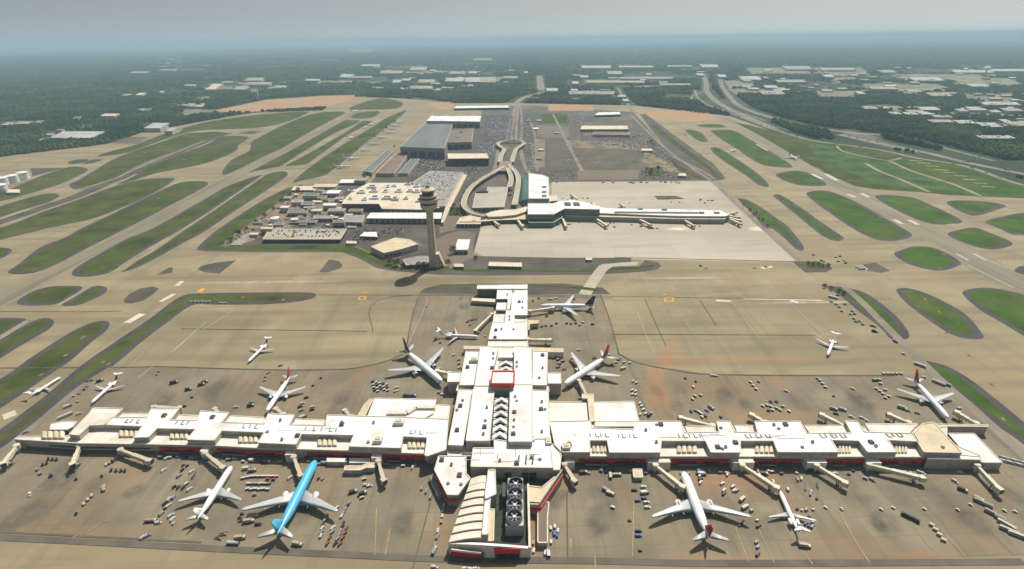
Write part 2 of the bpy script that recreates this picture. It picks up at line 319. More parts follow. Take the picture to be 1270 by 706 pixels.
stains(M['concrete'], [(836, 425, 8, 22, -22, RU, .5), (831, 438, 9, 22, -20, RU, .6), (822, 449, 9, 22, -18, RU, .6), (860, 449, 60, 9, 0, RU, .45), (958, 447, 60, 12, 0, RU, .35), (900, 360, 30, 12, 0, DK, .35), (915, 368, 40, 6, 0, DK, .4), (560, 370, 60, 5, 0, RU, .3), (330, 350, 120, 6, 0, PL, .5), (1140, 340, 40, 30, 40, RU, .3), (80, 390, 60, 12, 60, RU, .35), (230, 320, 60, 8, 40, RU, .3), (1020, 375, 90, 3, 0, PL, .7), (850, 345, 60, 4, 0, PL, .6), (935, 300, 40, 60, 30, RU, .3)])
stains(M['pale_concrete'], [(840, 284, 22, 9, 0, (.75, .68, .5), .8), (940, 284, 18, 14, 0, (.75, .68, .55), .8), (800, 300, 120, 5, 0, PL, .3)])
# ------------------------------------------------------------------ ground
R_ = 60000.0
g = MB(); g.add([(-R_, -2000, 0), (R_, -2000, 0), (R_, R_, 0), (-R_, R_, 0)], [(0, 1, 2, 3)], 'forest_ground'); g.build('ground', kind='structure')
AIRPORT = [(-200, 203), (0, 195), (130, 179), (175, 165), (254, 150), (320, 139), (430, 120), (500, 122), (560, 128), (640, 128), (790, 131), (905, 144), (955, 162), (1060, 226), (1100, 236), (1270, 246), (1500, 252), (1900, 720), (1900, 900), (-700, 900), (-700, 500)]
sheet('airfield_pavement', [wp(AIRPORT)], 0.05, 'concrete')
sheet('gate_apron', [wp([(-300, 620), (0, 560), (40, 531), (96, 482), (140, 456), (200, 455), (260, 457), (340, 459), (420, 458), (470, 452), (502, 438), (512, 385), (520, 366), (592, 366), (655, 366), (745, 366), (757, 400), (766, 440), (800, 452), (880, 464), (1000, 466), (1110, 466), (1150, 462), (1172, 478), (1200, 503), (1235, 530), (1280, 565), (1500, 740), (1400, 695), (1270, 690), (900, 697), (700, 692), (500, 690), (250, 680), (0, 664), (-300, 650)])], 0.08, 'gate_concrete')
sheet('apron_by_far_concourse', [wp([(685, 225), (884, 225), (896, 238), (912, 252), (940, 277), (990, 323), (980, 325), (600, 319), (587, 311), (594, 284), (640, 262), (683, 250)])], 0.08, 'pale_concrete')
lw = (0, 0)
sheet('runway', [wp(p) for p in [[(-60, 399), (0, 363), (60, 337), (158, 284), (254, 234), (374, 172), (434, 142), (452, 133), (460, 136), (446, 150), (394, 168), (314, 212), (254, 248), (186, 284), (88, 338), (0, 382), (-60, 415)],
    [(895, 146), (902, 147), (942, 168), (1016, 212), (1064, 234), (1090, 246), (1148, 278), (1160, 283), (1196, 301), (1258, 336), (1300, 358), (1400, 415), (1400, 440), (1270, 365), (1196, 329), (1176, 313), (1136, 291), (1116, 280), (1034, 237), (983, 203), (938, 179), (900, 157)]]], 0.08, 'runway')
# second, thin asphalt runway on the left
strips('outer_runway', [(wp([(-80, 303), (0, 276), (50, 259), (100, 241.5), (170, 210.5), (254, 176), (284, 165)]), 30)], 0.1, 'asphalt')
# ------------------------------------------------------------------ grass islands between the taxiways
LEFT = [
 [(-60,490),(0,470),(35,446),(70,423),(90,411),(112,401),(130,398),(136,402),(130,412),(113,425),(88,447),(60,466),(30,487),(0,507),(-60,545)],
 [(-60,462),(0,422),(32,403),(50,395.5),(62,395),(67,400),(60,409),(36,423),(0,445),(-60,485)],
 [(-40,398),(0,394.5),(28,395),(32,397),(20,404),(0,416),(-40,438)],
 [(21,376),(26,370),(40,362),(60,356),(84,354.6),(102,356),(96,363),(84,371),(70,377),(52,379),(30,379)],
 [(77,379),(90,370),(104,362),(114,356),(124,354.6),(133,358),(128,365),(112,373),(94,379)],
 [(10,337),(16,340),(30,340),(48,337),(76,325),(112,306),(158,283),(200,261),(252,233),(258,228),(252,225),(226,226),(200,236),(150,260),(102,283),(80,295),(50,307),(24,327)],
 [(89,339),(94,343),(112,343),(136,338),(156,325),(180,310),(224,285),(254,266),(290,242),(324,219),(328,217),(314,219.5),(284,230),(254,247),(192,282),(156,297),(120,317),(96,331)],
 [(150,337),(168,324),(192,310),(230,284),(256,267),(292,243),(326,219),(344,213),(354,213),(357,216),(354,220),(334,234),(294,260),(254,287),(228,301),(200,317),(170,332)],
 [(276.6,217),(276.6,211),(288,198),(308,188),(311,181),(311,177),(324,169),(354,154),(382,143),(402,139),(428,139.5),(406,152),(372,171),(354,182),(324,196),(294,211),(280,217)],
 [(309,214),(324,211),(350,206),(352,204),(374,190),(414,166),(446,151),(434,149),(426,150),(394,168),(354,190),(314,211)],
 [(354,205),(378,204),(386,200),(414,180),(434,166),(454,156),(462,151),(454,150),(448,151),(424,166),(384,188)],
 [(432,135),(454,126),(474,122),(496,126),(500,130),(490,135),(454,136)],
 [(435,146),(444,140),(466,138),(471,139.5),(464,145),(450,147.5)],
 [(364,225),(394,200),(434,174),(464,156),(480,146),(502,137),(504,138),(500,142),(490,150),(480,158),(470,166),(454,177),(434,194),(424,202),(410,216),(394,220),(374,224)],
 [(120,194),(140,187),(164,181),(190,171),(220,161),(254,152),(284,147),(324,142),(364,139),(382,139),(374,144),(354,152),(324,158),(294,160),(254,161.5),(236,164),(220,168),(190,178),(160,189),(136,193)],
 [(87,232),(94,235),(106,234),(140,221),(180,202),(220,187),(254,174),(274,168),(281,165),(266,163.5),(250,164.5),(230,166),(200,176),(170,186),(140,198),(120,210),(96,224),(87,228)],
 [(140,229),(170,213),(210,196),(254,180),(274,170),(294,168.6),(308,170),(308,172),(296,180),(295,185),(284,192),(254,203),(220,210),(190,216),(160,226),(144,229)],
 [(-40,272),(0,256),(40,244),(62,240),(72,241),(73,244),(60,251),(30,260),(0,270),(-40,285)],
 [(-60,262),(0,250),(30,242),(70,230),(100,217),(109,211),(104,208),(88,207),(60,215),(32,226),(0,239),(-60,250)],
 [(84,202),(92,198.6),(110,197.6),(104,202),(90,203.6)],
 [(103,204),(112,198.6),(124,197.6),(126,199),(116,202)],
 [(216,223),(212,221),(190,221.5),(170,224),(140,232),(100,246),(60,260),(20,276),(0,283),(-40,296),(-40,312),(0,298),(40,288),(60,283),(80,279),(120,270),(160,254),(190,240),(210,228)],
 [(-30,304),(0,307),(10,308),(15,311),(10,316),(0,321),(-30,328)],
 [(245,308),(254,298),(274,282),(314,256),(346,238),(366,231),(376,230),(354,246),(338,260),(306,283),(284,300),(272,307),(256,311),(247,311)],
 [(224,368),(254,364),(320,363),(382,363),(392,367),(382,372),(354,376),(314,378),(264,378),(238,379),(206,401),(176,424),(140,454),(96,480),(40,530),(0,557),(-60,602),(-60,576),(0,533),(30,511),(60,488),(100,454),(143,424),(185,396)]]
RIGHT = [
 [(1143,449),(1160,450),(1182,458),(1208,474),(1236,496),(1270,524),(1330,575),(1330,605),(1270,552),(1236,528),(1196,498),(1168,474)],
 [(1012,353),(1042,356),(1050,357),(1072,363),(1096,379),(1116,397),(1127,413),(1126,420),(1116,421),(1104,420),(1092,407),(1066,387),(1042,367),(1020,355)],
 [(1112,359),(1128,358),(1156,367),(1196,389),(1216,411),(1219.6,419),(1208,421),(1186,417),(1166,407),(1130,381),(1116,367)],
 [(1194,365),(1202,359),(1226,357),(1256,362),(1270,366),(1340,390),(1340,455),(1270,417),(1240,399),(1216,385)],
 [(1109,314),(1116,311),(1132,306),(1156,307),(1176,315),(1191.6,326),(1186,331),(1170,335.6),(1152,334.6),(1128,328),(1112,319)],
 [(1175,291),(1186,286),(1208,282.5),(1228,289),(1256,302),(1238,309),(1216,308),(1192,300)],
 [(1258,336),(1270,330),(1310,336),(1310,352),(1270,341)],
 [(1086,245),(1092,242),(1120,243.6),(1140,248),(1192,273),(1176,278),(1156,278),(1136,272),(1106,258)],
 [(1174,252),(1182,249),(1216,249.5),(1247,255),(1232,262),(1212,267.6),(1200,266),(1186,260)],
 [(1222,275),(1246,268),(1270,264),(1330,262),(1330,300),(1270,292),(1256,291),(1238,283)],
 [(1000,241),(1008,237),(1020,236.5),(1034,239),(1056,248),(1086,264),(1116,281),(1131,291),(1124,296),(1106,299),(1086,297),(1060,285),(1030,265),(1012,252)],
 [(959,242),(968,242),(988,254),(1016,274),(1044,293),(1045,297),(1040,299),(1028,297),(1016,290),(1006,282),(982,262),(962,246)],
 [(915,247),(926,248),(942,256),(962,270),(978,282),(996,305),(994,311),(986,308),(972,295),(958,284),(948,282),(932,264)],
 [(881,184),(892,184),(912,196),(938,214),(954,230),(942,230),(922,216),(892,196)],
 [(882,162),(898,161),(912,163),(932,174),(962,192),(983,206),(974,208),(952,206),(936,200),(912,184),(890,170)],
 [(850,162),(858,161),(870,165),(878,175),(870,176),(860,171)],
 [(962,217),(974,213),(992,212),(1012,219),(1025,229),(1016,231),(992,230),(972,224)],
 [(864,155),(890,154),(900,158),(874,158)]]
DARK = [[(153,373),(160,365),(174,358),(190,355.4),(197,358),(190,365),(178,373),(164,376.6),(155,376)],
 [(195,341),(209,332),(215,332),(213,339)], [(245,334),(250,330),(266,326),(293,323),(272,339.6),(254,338)],
 [(395.6,338),(408,322),(420,324),(425,329),(422,333),(406,338)], [(295,166),(306,162.6),(322,162.6),(324,164),(314,166.4)],
 [(38,209),(82,208),(40,219)], [(1070,328),(1086,326),(1104,336),(1092,338.6),(1076,336)],
 [(794,142),(800,141),(818,154),(842,172),(886,204),(900,222),(892,224),(882,224),(860,206),(828,184),(808,162)],
 [(783,138),(800,156),(812,170),(848,198),(886,217),(883,224),(838,224),(828,200),(808,176)],
 [(792,331),(800,323),(816,325),(820,330),(816,334),(800,337),(740,341),(600,342),(545,341),(494,337),(468,333),(444,320),(424,313),(334,313),(254,312),(262,306),(424,305),(440,307),(474,321),(494,331),(560,332),(590,318),(600,318),(700,320),(783,320),(783,327),(760,330)],
 [(520,364),(526,358),(548,353),(592,352),(654,352),(700,352),(728,355),(748,357),(757,365),(655,365.5)],
 [(984,325),(1012,324),(1030,330),(1032,334),(1024,338),(998,338)]]
islands = []; grassL = []; grassR = []
for k, L in enumerate(LEFT+RIGHT):
    P = smooth(wp(L)); islands.append(P)
    c = np.mean([p[1] for p in P]); d = 7.5
    q = [(x+random.uniform(-.7, .7), y+random.uniform(-.7, .7)) for x, y in inset(P, d)]
    if len(q) > 8: (grassL if k < len(LEFT) else grassR).append([(x, y+1.5) for x, y in q])
sheet('asphalt_shoulder', islands, 0.11, 'shoulder', 0)
sheet('dark_asphalt_island', [wp(p) for p in DARK], 0.11, 'asphalt')
sheet('infield_grass', grassL, 0.15, 'grass', 0); sheet('infield_turf', grassR, 0.15, 'grass_bright', 0)
G2 = [[(262,306.5),(300,304.5),(424,304),(442,307),(476,321),(496,331),(510,332.5),(510,336),(480,332.5),(440,314.5),(404,310.5),(262,310.5)],
 [(508,332),(580,334),(640,335),(720,336),(760,333),(800,330),(814,328),(806,333),(770,335),(720,337.5),(600,337.5),(508,336)],
 [(536,355),(592,353),(592,355),(545,358)], [(660,353.5),(728,356.5),(745,359),(735,361),(700,356.5),(660,356)], [(1000,326),(1018,326),(1024,333),(1002,333)],
 [(806,152),(820,160),(842,178),(880,206),(896,222),(892,223),(876,209),(838,182),(812,162)], [(828,196),(848,208),(874,222),(868,223),(840,210)],
 [(672,141.6),(702,141.6),(705,153),(671,153)], [(800,208),(822,207),(824,219),(800,219)], [(802,174),(814,174),(812,181),(802,180)], [(556,252),(575,262),(576,268),(556,268)]]
sheet('verge_grass', [wp(p) for p in G2], 0.16, 'grass')
sheet('taxiway_link', [strip_poly(wp([(725, 365.5), (735, 350), (745, 336), (750, 330)]), 15)[0].tolist()+strip_poly(wp([(725, 365.5), (735, 350), (745, 336), (750, 330)]), 15)[1][::-1].tolist(), wp([(744, 336), (746, 328), (770, 326), (792, 325), (790, 329), (760, 331), (752, 336)])], 0.17, 'pale_concrete')
# open land between the right runway and the highway
MEADOW = [(910,151),(942,168),(1016,211),(1040,222),(1060,231),(1086,235),(1136,238),(1176,242),(1216,244),(1270,246),(1500,250),(1500,250),(1400,248),(1270,231),(1216,212),(1186,204),(1136,196),(1096,187),(1056,181),(1016,176),(960,163)]
sheet('meadow', [wp(MEADOW)], 0.14, 'grass')
sheet('mown_meadow', [wp([(1110,197),(1120,196),(1186,206),(1216,214),(1270,232),(1400,262),(1270,245),(1240,245),(1216,243)])], 0.18, 'grass_bright')
strips('gravel_track', [(wp([(1012, 208), (1018, 211)]), 3)] + [(wp(p), wd) for p, wd in [([(1104,200),(1130,212),(1180,228),(1216,243)],9),([(1074,203),(1090,212),(1120,224),(1152,238)],9),([(1038,181),(1046,188),(1086,197),(1104,199),(1118,196)],7)]] + [(wp([(a, b), (a+16, b+0.8)]), 7) for a, b in [(1127,199),(1138,202),(1149,206),(1160,210.5),(1170,214),(1183,218),(1194,222.5),(1208,227),(1218,231.5)]], 0.22, 'gravel', sm=True)
sheet('meadow_brush', [wp([(1000,176),(1040,183),(1094,199),(1140,216),(1196,242),(1150,236),(1090,230),(1050,212),(1010,190)]), wp([(1110,203),(1130,211),(1212,242),(1190,241),(1140,222)])], 0.17, 'brush')
# clay and bare ground by the far ends of the runways
sheet('clay_ground', [wp(p) for p in [[(250,139),(276,135),(330,124),(400,119),(442,118),(434,125),(400,134),(376,137),(300,139)], [(786,137),(850,136),(880,139),(892,150),(850,151),(818,151)], [(528,128),(560,126),(566,134),(550,137)], [(680,130),(735,130),(737,137.5),(680,137.5)], [(222,141),(262,136),(270,139),(230,147)]]], 0.12, 'clay')
# surfaces round the far terminal
sheet('parking_ground', [wp(p) for p in [[(598,142),(640,141),(641,176),(616,186),(613,200),(618,214),(590,236),(560,256),(440,252),(470,214),(500,188),(560,160)], [(640,141),(672,141),(676,225),(640,214),(636,204),(655,178),(641,174)],
    [(676,172),(702,172),(760,176),(800,186),(845,207),(846,224),(676,225)], [(265,304),(300,283),(352,246),(380,232),(450,226),(470,238),(560,256),(596,284),(588,312),(545,331),(500,331),(476,320),(440,305)]]], 0.1, 'asphalt')
sheet('service_ground', [wp([(597,133.5),(640,131),(672,132),(785,139),(812,168),(846,206),(846,225),(684,226),(658,258),(640,268),(590,272),(560,268),(556,250),(585,216),(560,214),(598,160)])], 0.085, 'service_ground')
sheet('rental_lot', [wp(p) for p in [[(678,174),(700,172),(790,186),(840,208),(680,209)]]], 0.14, 'dark_lot')
sheet('brown_lot', [wp(p) for p in [[(665,155),(705,158.6),(707,170.5),(666.5,170.5)], [(716,211),(794,211),(791,223),(716,223)], [(657,176),(674,176),(675,208),(662,208)], [(720,162),(770,162),(772,169),(722,169)], [(700,174),(790,176),(800,184),(706,182)]]], 0.15, 'brown_lot')
sheet('apron_patch', [wp([(811,243),(838,243),(850,247),(816,248)]), wp([(848,168),(850,166),(852,170)])], 0.16, 'asphalt')
sheet('cargo_apron', [wp([(392,223),(425,203),(455,178),(482,156),(504,141),(527,143),(520,160),(495,181),(470,205),(448,221),(420,228)])], 0.12, 'concrete')
sheet('dirt_lot', [wp([(702,174),(760,177),(795,181),(802,186),(720,184),(702,180)]), wp([(800,188),(838,206),(842,214),(812,212),(796,200)]), wp([(663,172),(676,174),(676,208),(668,208)])], 0.17, 'dirt')
sheet('yard_dirt', [wp([(300,283),(352,247),(380,233),(425,236),(424,262),(350,284)]), wp([(276,303),(300,285),(330,285),(316,298),(296,304)])], 0.15, 'dirt')
sheet('bare_soil', [wp(p) for p in [[(534,300),(556,290),(575,286),(590,290),(586,314),(600,322),(594,330),(560,331),(545,318)], [(460,300),(500,298),(520,300),(528,306),(490,303)], [(545,270),(572,262),(566,285),(545,290)]]], 0.14, 'brown_lot')
# roads
strips('boulevard', [(wp(p), wd) for p, wd in [([(669,92),(671,112)],48), ([(640,128),(650,121),(667,116.5),(680,113)],30), ([(628,176),(633,150),(641,128)],9), ([(634,176),(637,150),(642,128)],9), ([(640,176),(641,150),(644,130)],9), ([(646,176),(647,150),(646,131)],9), ([(666,212),(664,170),(656,146)],8), ([(686,142),(694,158),(702,174),(722,212)],9), ([(612,214),(616,200),(618,186)],10), ([(658,216),(650,204),(646,186)],10)]], 0.2, 'road')
strips('perimeter_road', [(wp(p), wd) for p, wd in [([(782,142),(800,160),(830,188),(858,208),(884,226),(916,256),(956,292),(992,325)],8), ([(824,190),(846,200),(872,213),(886,222)],7), ([(1042,352),(1066,372),(1098,404),(1118,424),(1142,448),(1170,475),(1202,503),(1232,530),(1300,592)],9), ([(0,562),(50,522),(98,482),(140,455)],6)]], 0.2, 'road')
HW = [([(892,92),(895,105),(905,120),(920,133),(960,147),(1000,157),(1060,165),(1104,168)],26), ([(872,92),(876,104),(876,112),(884,122),(900,133),(930,147),(960,160)],32), ([(862,112),(866,122),(880,131),(905,140),(950,157),(990,170),(1016,176),(1056,181),(1096,187),(1136,196),(1186,204),(1216,212),(1270,230),(1420,262)],14), ([(1124,172),(1164,182),(1210,194),(1234,200)],12), ([(1040,167),(1100,180),(1150,190),(1200,202),(1270,216),(1400,240)],22), ([(762,128),(800,129),(850,132),(905,137),(950,150)],10), ([(766,109),(774,122),(784,138)],14), ([(450,120),(480,118),(530,124),(600,135)],10), ([(876,112),(858,120),(862,126)],12)]
strips('highway', [(wp(p), wd) for p, wd in HW], 0.25, 'road')
# light strips of service road across the long infields
strips('service_road', [(wp(p), wd) for p, wd in [([(136,340),(150,336),(168,323.5),(192,309.5),(229,284),(256,266.5),(291,242.5),(325,219),(334,214)],6), ([(70,380),(87,370),(101,362),(110,356)],5), ([(0,420),(22,406),(33,398)],5), ([(352,205.5),(384,189),(424,166),(448,150.5)],7), ([(94,236),(142,222),(170,209),(254,174.5)],7), ([(0,280),(50,263),(100,246),(140,230),(170,216)],7), ([(0,196),(60,187),(130,178)],20)]], 0.24, 'gravel')
# painted markings and joints
strips('runway_marking', [(wp(p), wd) for p, wd in [([(1007,216),(1020,222.5)],9), ([(1024,216),(1038,224)],9), ([(1051,241),(1061,245)],8), ([(1068,240),(1078,245)],8), ([(1109,272.5),(1119,278)],7), ([(1127,273),(1139,279)],7), ([(1186,315),(1201,323)],3), ([(1208,315),(1222,323)],3), ([(1200,329),(1256,357)],1.2), ([(1222,322),(1256,335)],1.2), ([(938,179),(952,187)],5)]], 0.28, 'white_paint')
strips('concrete_patch', [(wp(p), wd) for p, wd in [([(157,401),(177,389.5)],9), ([(199,374.5),(216,365)],6), ([(219,355),(226,349)],6), ([(4,518),(20,512)],10), ([(888,373),(906,374)],5), ([(922,371),(1020,373)],2.5), ([(980,373),(990,376)],6), ([(944,333),(958,331)],6), ([(1063,333),(1075,333)],8)]], 0.28, 'pale_patch')
strips('drain_pad', [(wp([(x, y), (x+w_, y+.5)]), 4) for x, y, w_ in [(1146,371,3),(1163,387,3),(1090,393,4),(1186,401,3),(1138,380,2),(1172,413,3),(1200,441,3),(1228,477,4),(1242,520,4),(126,449,4),(133,452,3),(100,420,3),(126,332,3),(102,418,4),(178,189,3),(195,246,3),(70,271,3),(226,198,7),(366,156,4),(330,240,3),(1030,258,4),(1128,262,3),(1150,258,3),(1206,288,3),(1140,318,3),(1168,316,5),(1164,333,4),(932,183,8),(900,172,3),(1090,270,4),(50,465,3),(80,441,3),(350,372,3),(300,369,2)]], 0.36, 'dirt')
def sq(cx, cy, a, b): return [([(cx-a,cy+b),(cx+a-1,cy+b)],1.6), ([(cx-a+2,cy-b),(cx+a,cy-b)],1.6), ([(cx-a,cy+b),(cx-a+2,cy-b)],1.6), ([(cx+a-1,cy+b),(cx+a,cy-b)],1.6)]
strips('hold_marking', [(wp(p), wd) for p, wd in sq(449,370,4.5,2)+sq(829.5,372,5.5,2.6)+[([(449,364),(457,363.5)],2), ([(822,365.5),(827,365.5)],2), ([(247,363),(252,358)],6)]], 0.28, 'orange_paint')
strips('lead_in_line', [(wp(p), wd) for p, wd in [([(1040,634),(1048,648),(1060,670),(1078,698)],.7), ([(1112,627),(1125,640),(1154,680)],.5), ([(467,630),(465,688)],.6), ([(484,655),(478,688)],.6), ([(738,690),(738,706)],.6), ([(708,668),(708,680)],.9), ([(912,655),(928,697)],.5), ([(940,655),(960,698)],.5), ([(1000,690),(1008,700)],.6), ([(100,660),(90,668)],.6), ([(786,620),(784,690)],.5), ([(1135,619),(1195,690)],.45), ([(135,645),(100,665)],.5), ([(1220,560),(1262,600)],.5), ([(655,420),(760,421)],.4), ([(745,380),(752,440)],.4)]], 0.3, 'yellow_paint')
strips('taxi_line', [(wp(p), wd) for p, wd in [([(-50,457),(140,456),(200,455),(260,457),(340,459),(400,459),(440,457),(480,448),(504,437)],1.6), ([(520,366),(512,390),(503,436)],1.2), ([(745,366),(757,400),(768,441)],1.2), ([(766,438),(790,450),(840,460),(880,464.5),(1000,466),(1110,466)],1.6), ([(225,408),(330,409.5),(455,411)],1), ([(462,412),(487,368),(760,370)],.8), ([(760,415),(1012,416)],1), ([(396,366),(600,366.5)],.8), ([(540,600),(512,706)],.7), ([(703,610),(704,690)],.8), ([(0,386.5),(110,387),(150,386)],1), ([(655,366),(1010,372)],.7), ([(800,372),(826,430)],.7), ([(868,372),(888,404)],.7), ([(762,319.5),(1000,325)],1.6)]], 0.3, 'tar')
strips('slab_seam', [(wp(p), wd) for p, wd in [([(787,380),(800,414),(812,440)],1.2), ([(905,372),(944,424)],1.2), ([(980,376),(1018,415)],1.2), ([(850,400),(862,416)],1.2), ([(170,470),(230,424),(290,385)],1.2), ([(190,424),(160,455)],1.0), ([(255,400),(210,440)],2), ([(508,372),(530,372),(500,440)],1)]], 0.31, 'seam')
strips('worn_lane', [(wp(p), wd) for p, wd in [([(-60,662),(0,667),(100,672),(250,680),(420,688),(560,694),(740,696),(900,699),(1270,697)],4.5), ([(-60,655),(0,660),(250,673)],1.5)]], 0.29, 'worn_line')
# ------------------------------------------------------------------ cross-shaped concourse in front
def P3(px, py, z): x, y = W(px, py, z); return (x, y)
def block(mb, pts, z0, z1, mt, ms='wall_beige', rim=0.5, rm='parapet'):
    p = wp(pts, z1); mb.prism(p, z0, z1, mt, ms)
    if rim:
        for i in range(len(p)):
            a, b = p[i], p[(i+1) % len(p)]
            mb.beam((a[0], a[1], z1-0.3), (b[0], b[1], z1-0.3), 0.7, 0.3+rim, rm)
CO = root('airport_concourse', 'long white-roofed cross-shaped concourse with red band, jet bridges all round it', 'concourse', (*W(632, 560), 0))
def part(mb, name, parent=None, label=None, smooth=False):
    parent = parent or CO; o = mb.build(name, smooth=smooth)
    o.parent = parent; bpy.context.view_layer.update() if False else None
    o.matrix_parent_inverse = Matrix.Translation(-Vector(parent.location)) if parent.parent is None else Matrix.Identity(4)
    if label: o['label'] = label
    return o
M['vault_cream'] = mat('vault_cream', (0.74, 0.67, 0.55), 0.7, scale=0.08, detail=5, var=.14); mat('court_green', (0.05, 0.06, 0.035), 0.9, scale=0.2, var=.4); mat('metal_mid', (0.14, 0.14, 0.145), 0.5, metal=.4, scale=.3)
baseL = [(18,545),(96,550),(168,551),(268,553),(320,556),(432,559),(526,563),(546,566),(549,524),(402,522),(328,519),(254,516),(186,514),(152,514),(115,514),(111,527),(98,538),(86,541),(24,542)]
baseR = [(690,566),(1170,567),(1216,569),(1216,566),(1174,548),(1174,530),(848,530),(684,524)]
mb = MB(); block(mb, baseL, 0, 8.5, 'terrace'); part(mb, 'wing_lower_storey')
mb = MB(); block(mb, baseR, 0, 8.5, 'terrace'); part(mb, 'wing_lower_storey')
mb = MB(); block(mb, [(1176,538),(1208,538),(1243,574),(1218,574),(1200,566)], 0, 6.5, 'roof_white'); part(mb, 'end_annex')
mb = MB(); block(mb, [(1150,560),(1216,567),(1216,570.5),(1150,569)], 0, 9.2, 'terrace'); part(mb, 'end_annex')
mb = MB(); block(mb, [(1160,526.5),(1225,527.5),(1225,529.5),(1160,529)], 0, 8, 'parapet'); part(mb, 'screen_wall')
highs = [([(86,539),(111,513),(116,506),(152,507),(132,527),(111,528),(98,540)], 'terrace'),
 ([(130,527),(139,518),(182,518),(188,507),(222,507),(211,521),(245,522),(249,510),(284,512),(275,524),(328,526),(333,513),(365,515),(359,527),(404,528),(406,515),(508,518),(548,520),(556,521),(553,558),(530,566),(527,565),(530,543),(500,541.5),(497,556),(433,554),(439,540),(374,538.5),(367,551.5),(320,549.5),(328,536.5),(275,534.5),(266,546.5),(232,545.5),(243,532.5),(195,531.5),(184,542.5),(166,543),(177,529)], 'roof_white'),
 ([(682,523),(732,522),(734,531),(786,533),(788,523),(844,523),(849,537),(892,536),(889,523),(905,523),(911,536),(940,537),(936,523),(992,523),(1001,538),(1056,537),(1048,522),(1063,523),(1072,536),(1134,538),(1140,548),(1101,546),(1112,561),(1076,561),(1065,547),(1031,546),(1040,561),(965,561),(959,547),(918,547),(918,561.5),(882,561.5),(875,547),(820,547),(819,561.5),(756,561.5),(753,546.5),(731,546.5),(732,561),(697,561),(688,552)], 'roof_white'),
 ([(1132,539),(1144,526),(1158,524),(1193,562),(1146,561)], 'roof_tan')]
for p, m in highs:
    mb = MB(); block(mb, p, 8.4, 13, m); part(mb, 'upper_roof')
# low roofs behind the wings
for p, z, m in [([(465,494),(508,495),(541,496),(537,513),(520,522),(456,517)], 7.5, 'roof_white'), ([(536,502),(558,503),(556,522),(520,522),(528,510)], 6.5, 'terrace'), ([(452,502),(459,495),(463,495),(452,517),(444,516)], 5, 'roof_tan'),
 ([(682,499),(728,499),(730,523),(682,523)], 8, 'terrace'), ([(736,499),(786,498),(793,524),(738,524)], 8, 'roof_white'), ([(738,523),(792,523),(792,529),(738,529)], 9.5, 'terrace'),
 ([(86+64,513),(186,513),(182,520),(142,520)], 9.5, 'terrace'), ([(224,515),(246,516),(244,523),(218,522)], 9.5, 'terrace'), ([(286,516),(327,518),(326,526),(278,525)], 9.5, 'terrace'), ([(368,520),(401,521),(402,529),(362,528)], 9.5, 'terrace'),
 ([(850,529),(886,529),(888,537),(853,537)], 9.5, 'terrace'), ([(911,528),(934,528),(938,537),(915,537)], 9.5, 'terrace'), ([(998,528),(1046,528),(1052,537),(1004,537)], 9.5, 'terrace'), ([(1073,526),(1138,526),(1128,537),(1080,537)], 9.5, 'terrace')]:
    mb = MB(); block(mb, p, 0, z, m, rim=0.4); part(mb, 'low_roof')
mb = MB(); block(mb, [(722,489),(736,489),(736,494),(738,522),(732,523),(729,494),(722,494)], 3, 11, 'roof_tan', rim=0.2); part(mb, 'connecting_corridor')
mb = MB(); mb.beam((*P3(480,513,8), 7), (*P3(505,513,8), 7), 4, 2.5, 'parapet'); mb.beam((*P3(505,513,8), 7), (*P3(516,506,8), 7), 4, 2.5, 'parapet'); mb.beam((*P3(516,506,8), 7), (*P3(540,506,8), 7), 4, 2.5, 'parapet'); part(mb, 'connecting_corridor')
# centre: four long roofs, high middle, front block
cen = [([(596,430),(618,431),(611,461),(609,479),(589,479)], 18, 'roof_white'), ([(589,479.3),(609,479.3),(613,484),(607,547),(578,547),(587,484)], 18, 'roof_white'),
 ([(638,430),(659,431),(660,477),(638,477)], 18, 'roof_white'), ([(633,477.4),(660,477.4),(660,548),(631,548)], 18.4, 'roof_white'),
 ([(578,436),(595,436),(588,478),(570,478)], 14, 'roof_white'), ([(569,483),(586,484),(574,553),(556,552)], 14, 'roof_white'),
 ([(661,436),(679,436),(678,478),(661,478)], 14, 'roof_white'), ([(661,484),(680,485),(682,544),(661,544)], 14, 'roof_white'),
 ([(556,462),(572,462),(570,474),(555,474)], 12, 'roof_white'), ([(680,463),(695,463),(696,476),(680,476)], 12, 'roof_white'),
 ([(587,556),(613,556),(613,545),(631,548),(661,548),(661,545),(682,545),(686,580.5),(584,579)], 14, 'roof_white'),
 ([(683,551),(690,552),(696,565),(694,583),(686,583)], 12, 'roof_white'),
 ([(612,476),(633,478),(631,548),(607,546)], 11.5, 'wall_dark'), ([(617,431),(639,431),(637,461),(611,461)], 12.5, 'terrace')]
for p, z, m in cen:
    mb = MB(); block(mb, p, 0, z, m, rim=0.5); part(mb, 'central_roof')
mb = MB(); block(mb, [(568,478),(680,478),(681,486),(566,485)], 0, 10, 'terrace'); part(mb, 'central_roof')
mb = MB(); block(mb, [(553,553),(587,553),(587,566),(556,566)], 0, 9, 'terrace'); part(mb, 'central_roof')
mb = MB(); p = wp([(611,461),(638,461),(637,476.5),(609,476.5)], 24); mb.prism(p, 0, 24, 'roof_white', 'wall_beige')
for i in range(4):
    a, b = p[i], p[(i+1) % 4]; mb.beam((*a, 20.6), (*b, 20.6), 1.3, 4.3, 'red_bright')
part(mb, 'raised_hall', label='raised hall with a bright red rim round its white roof')
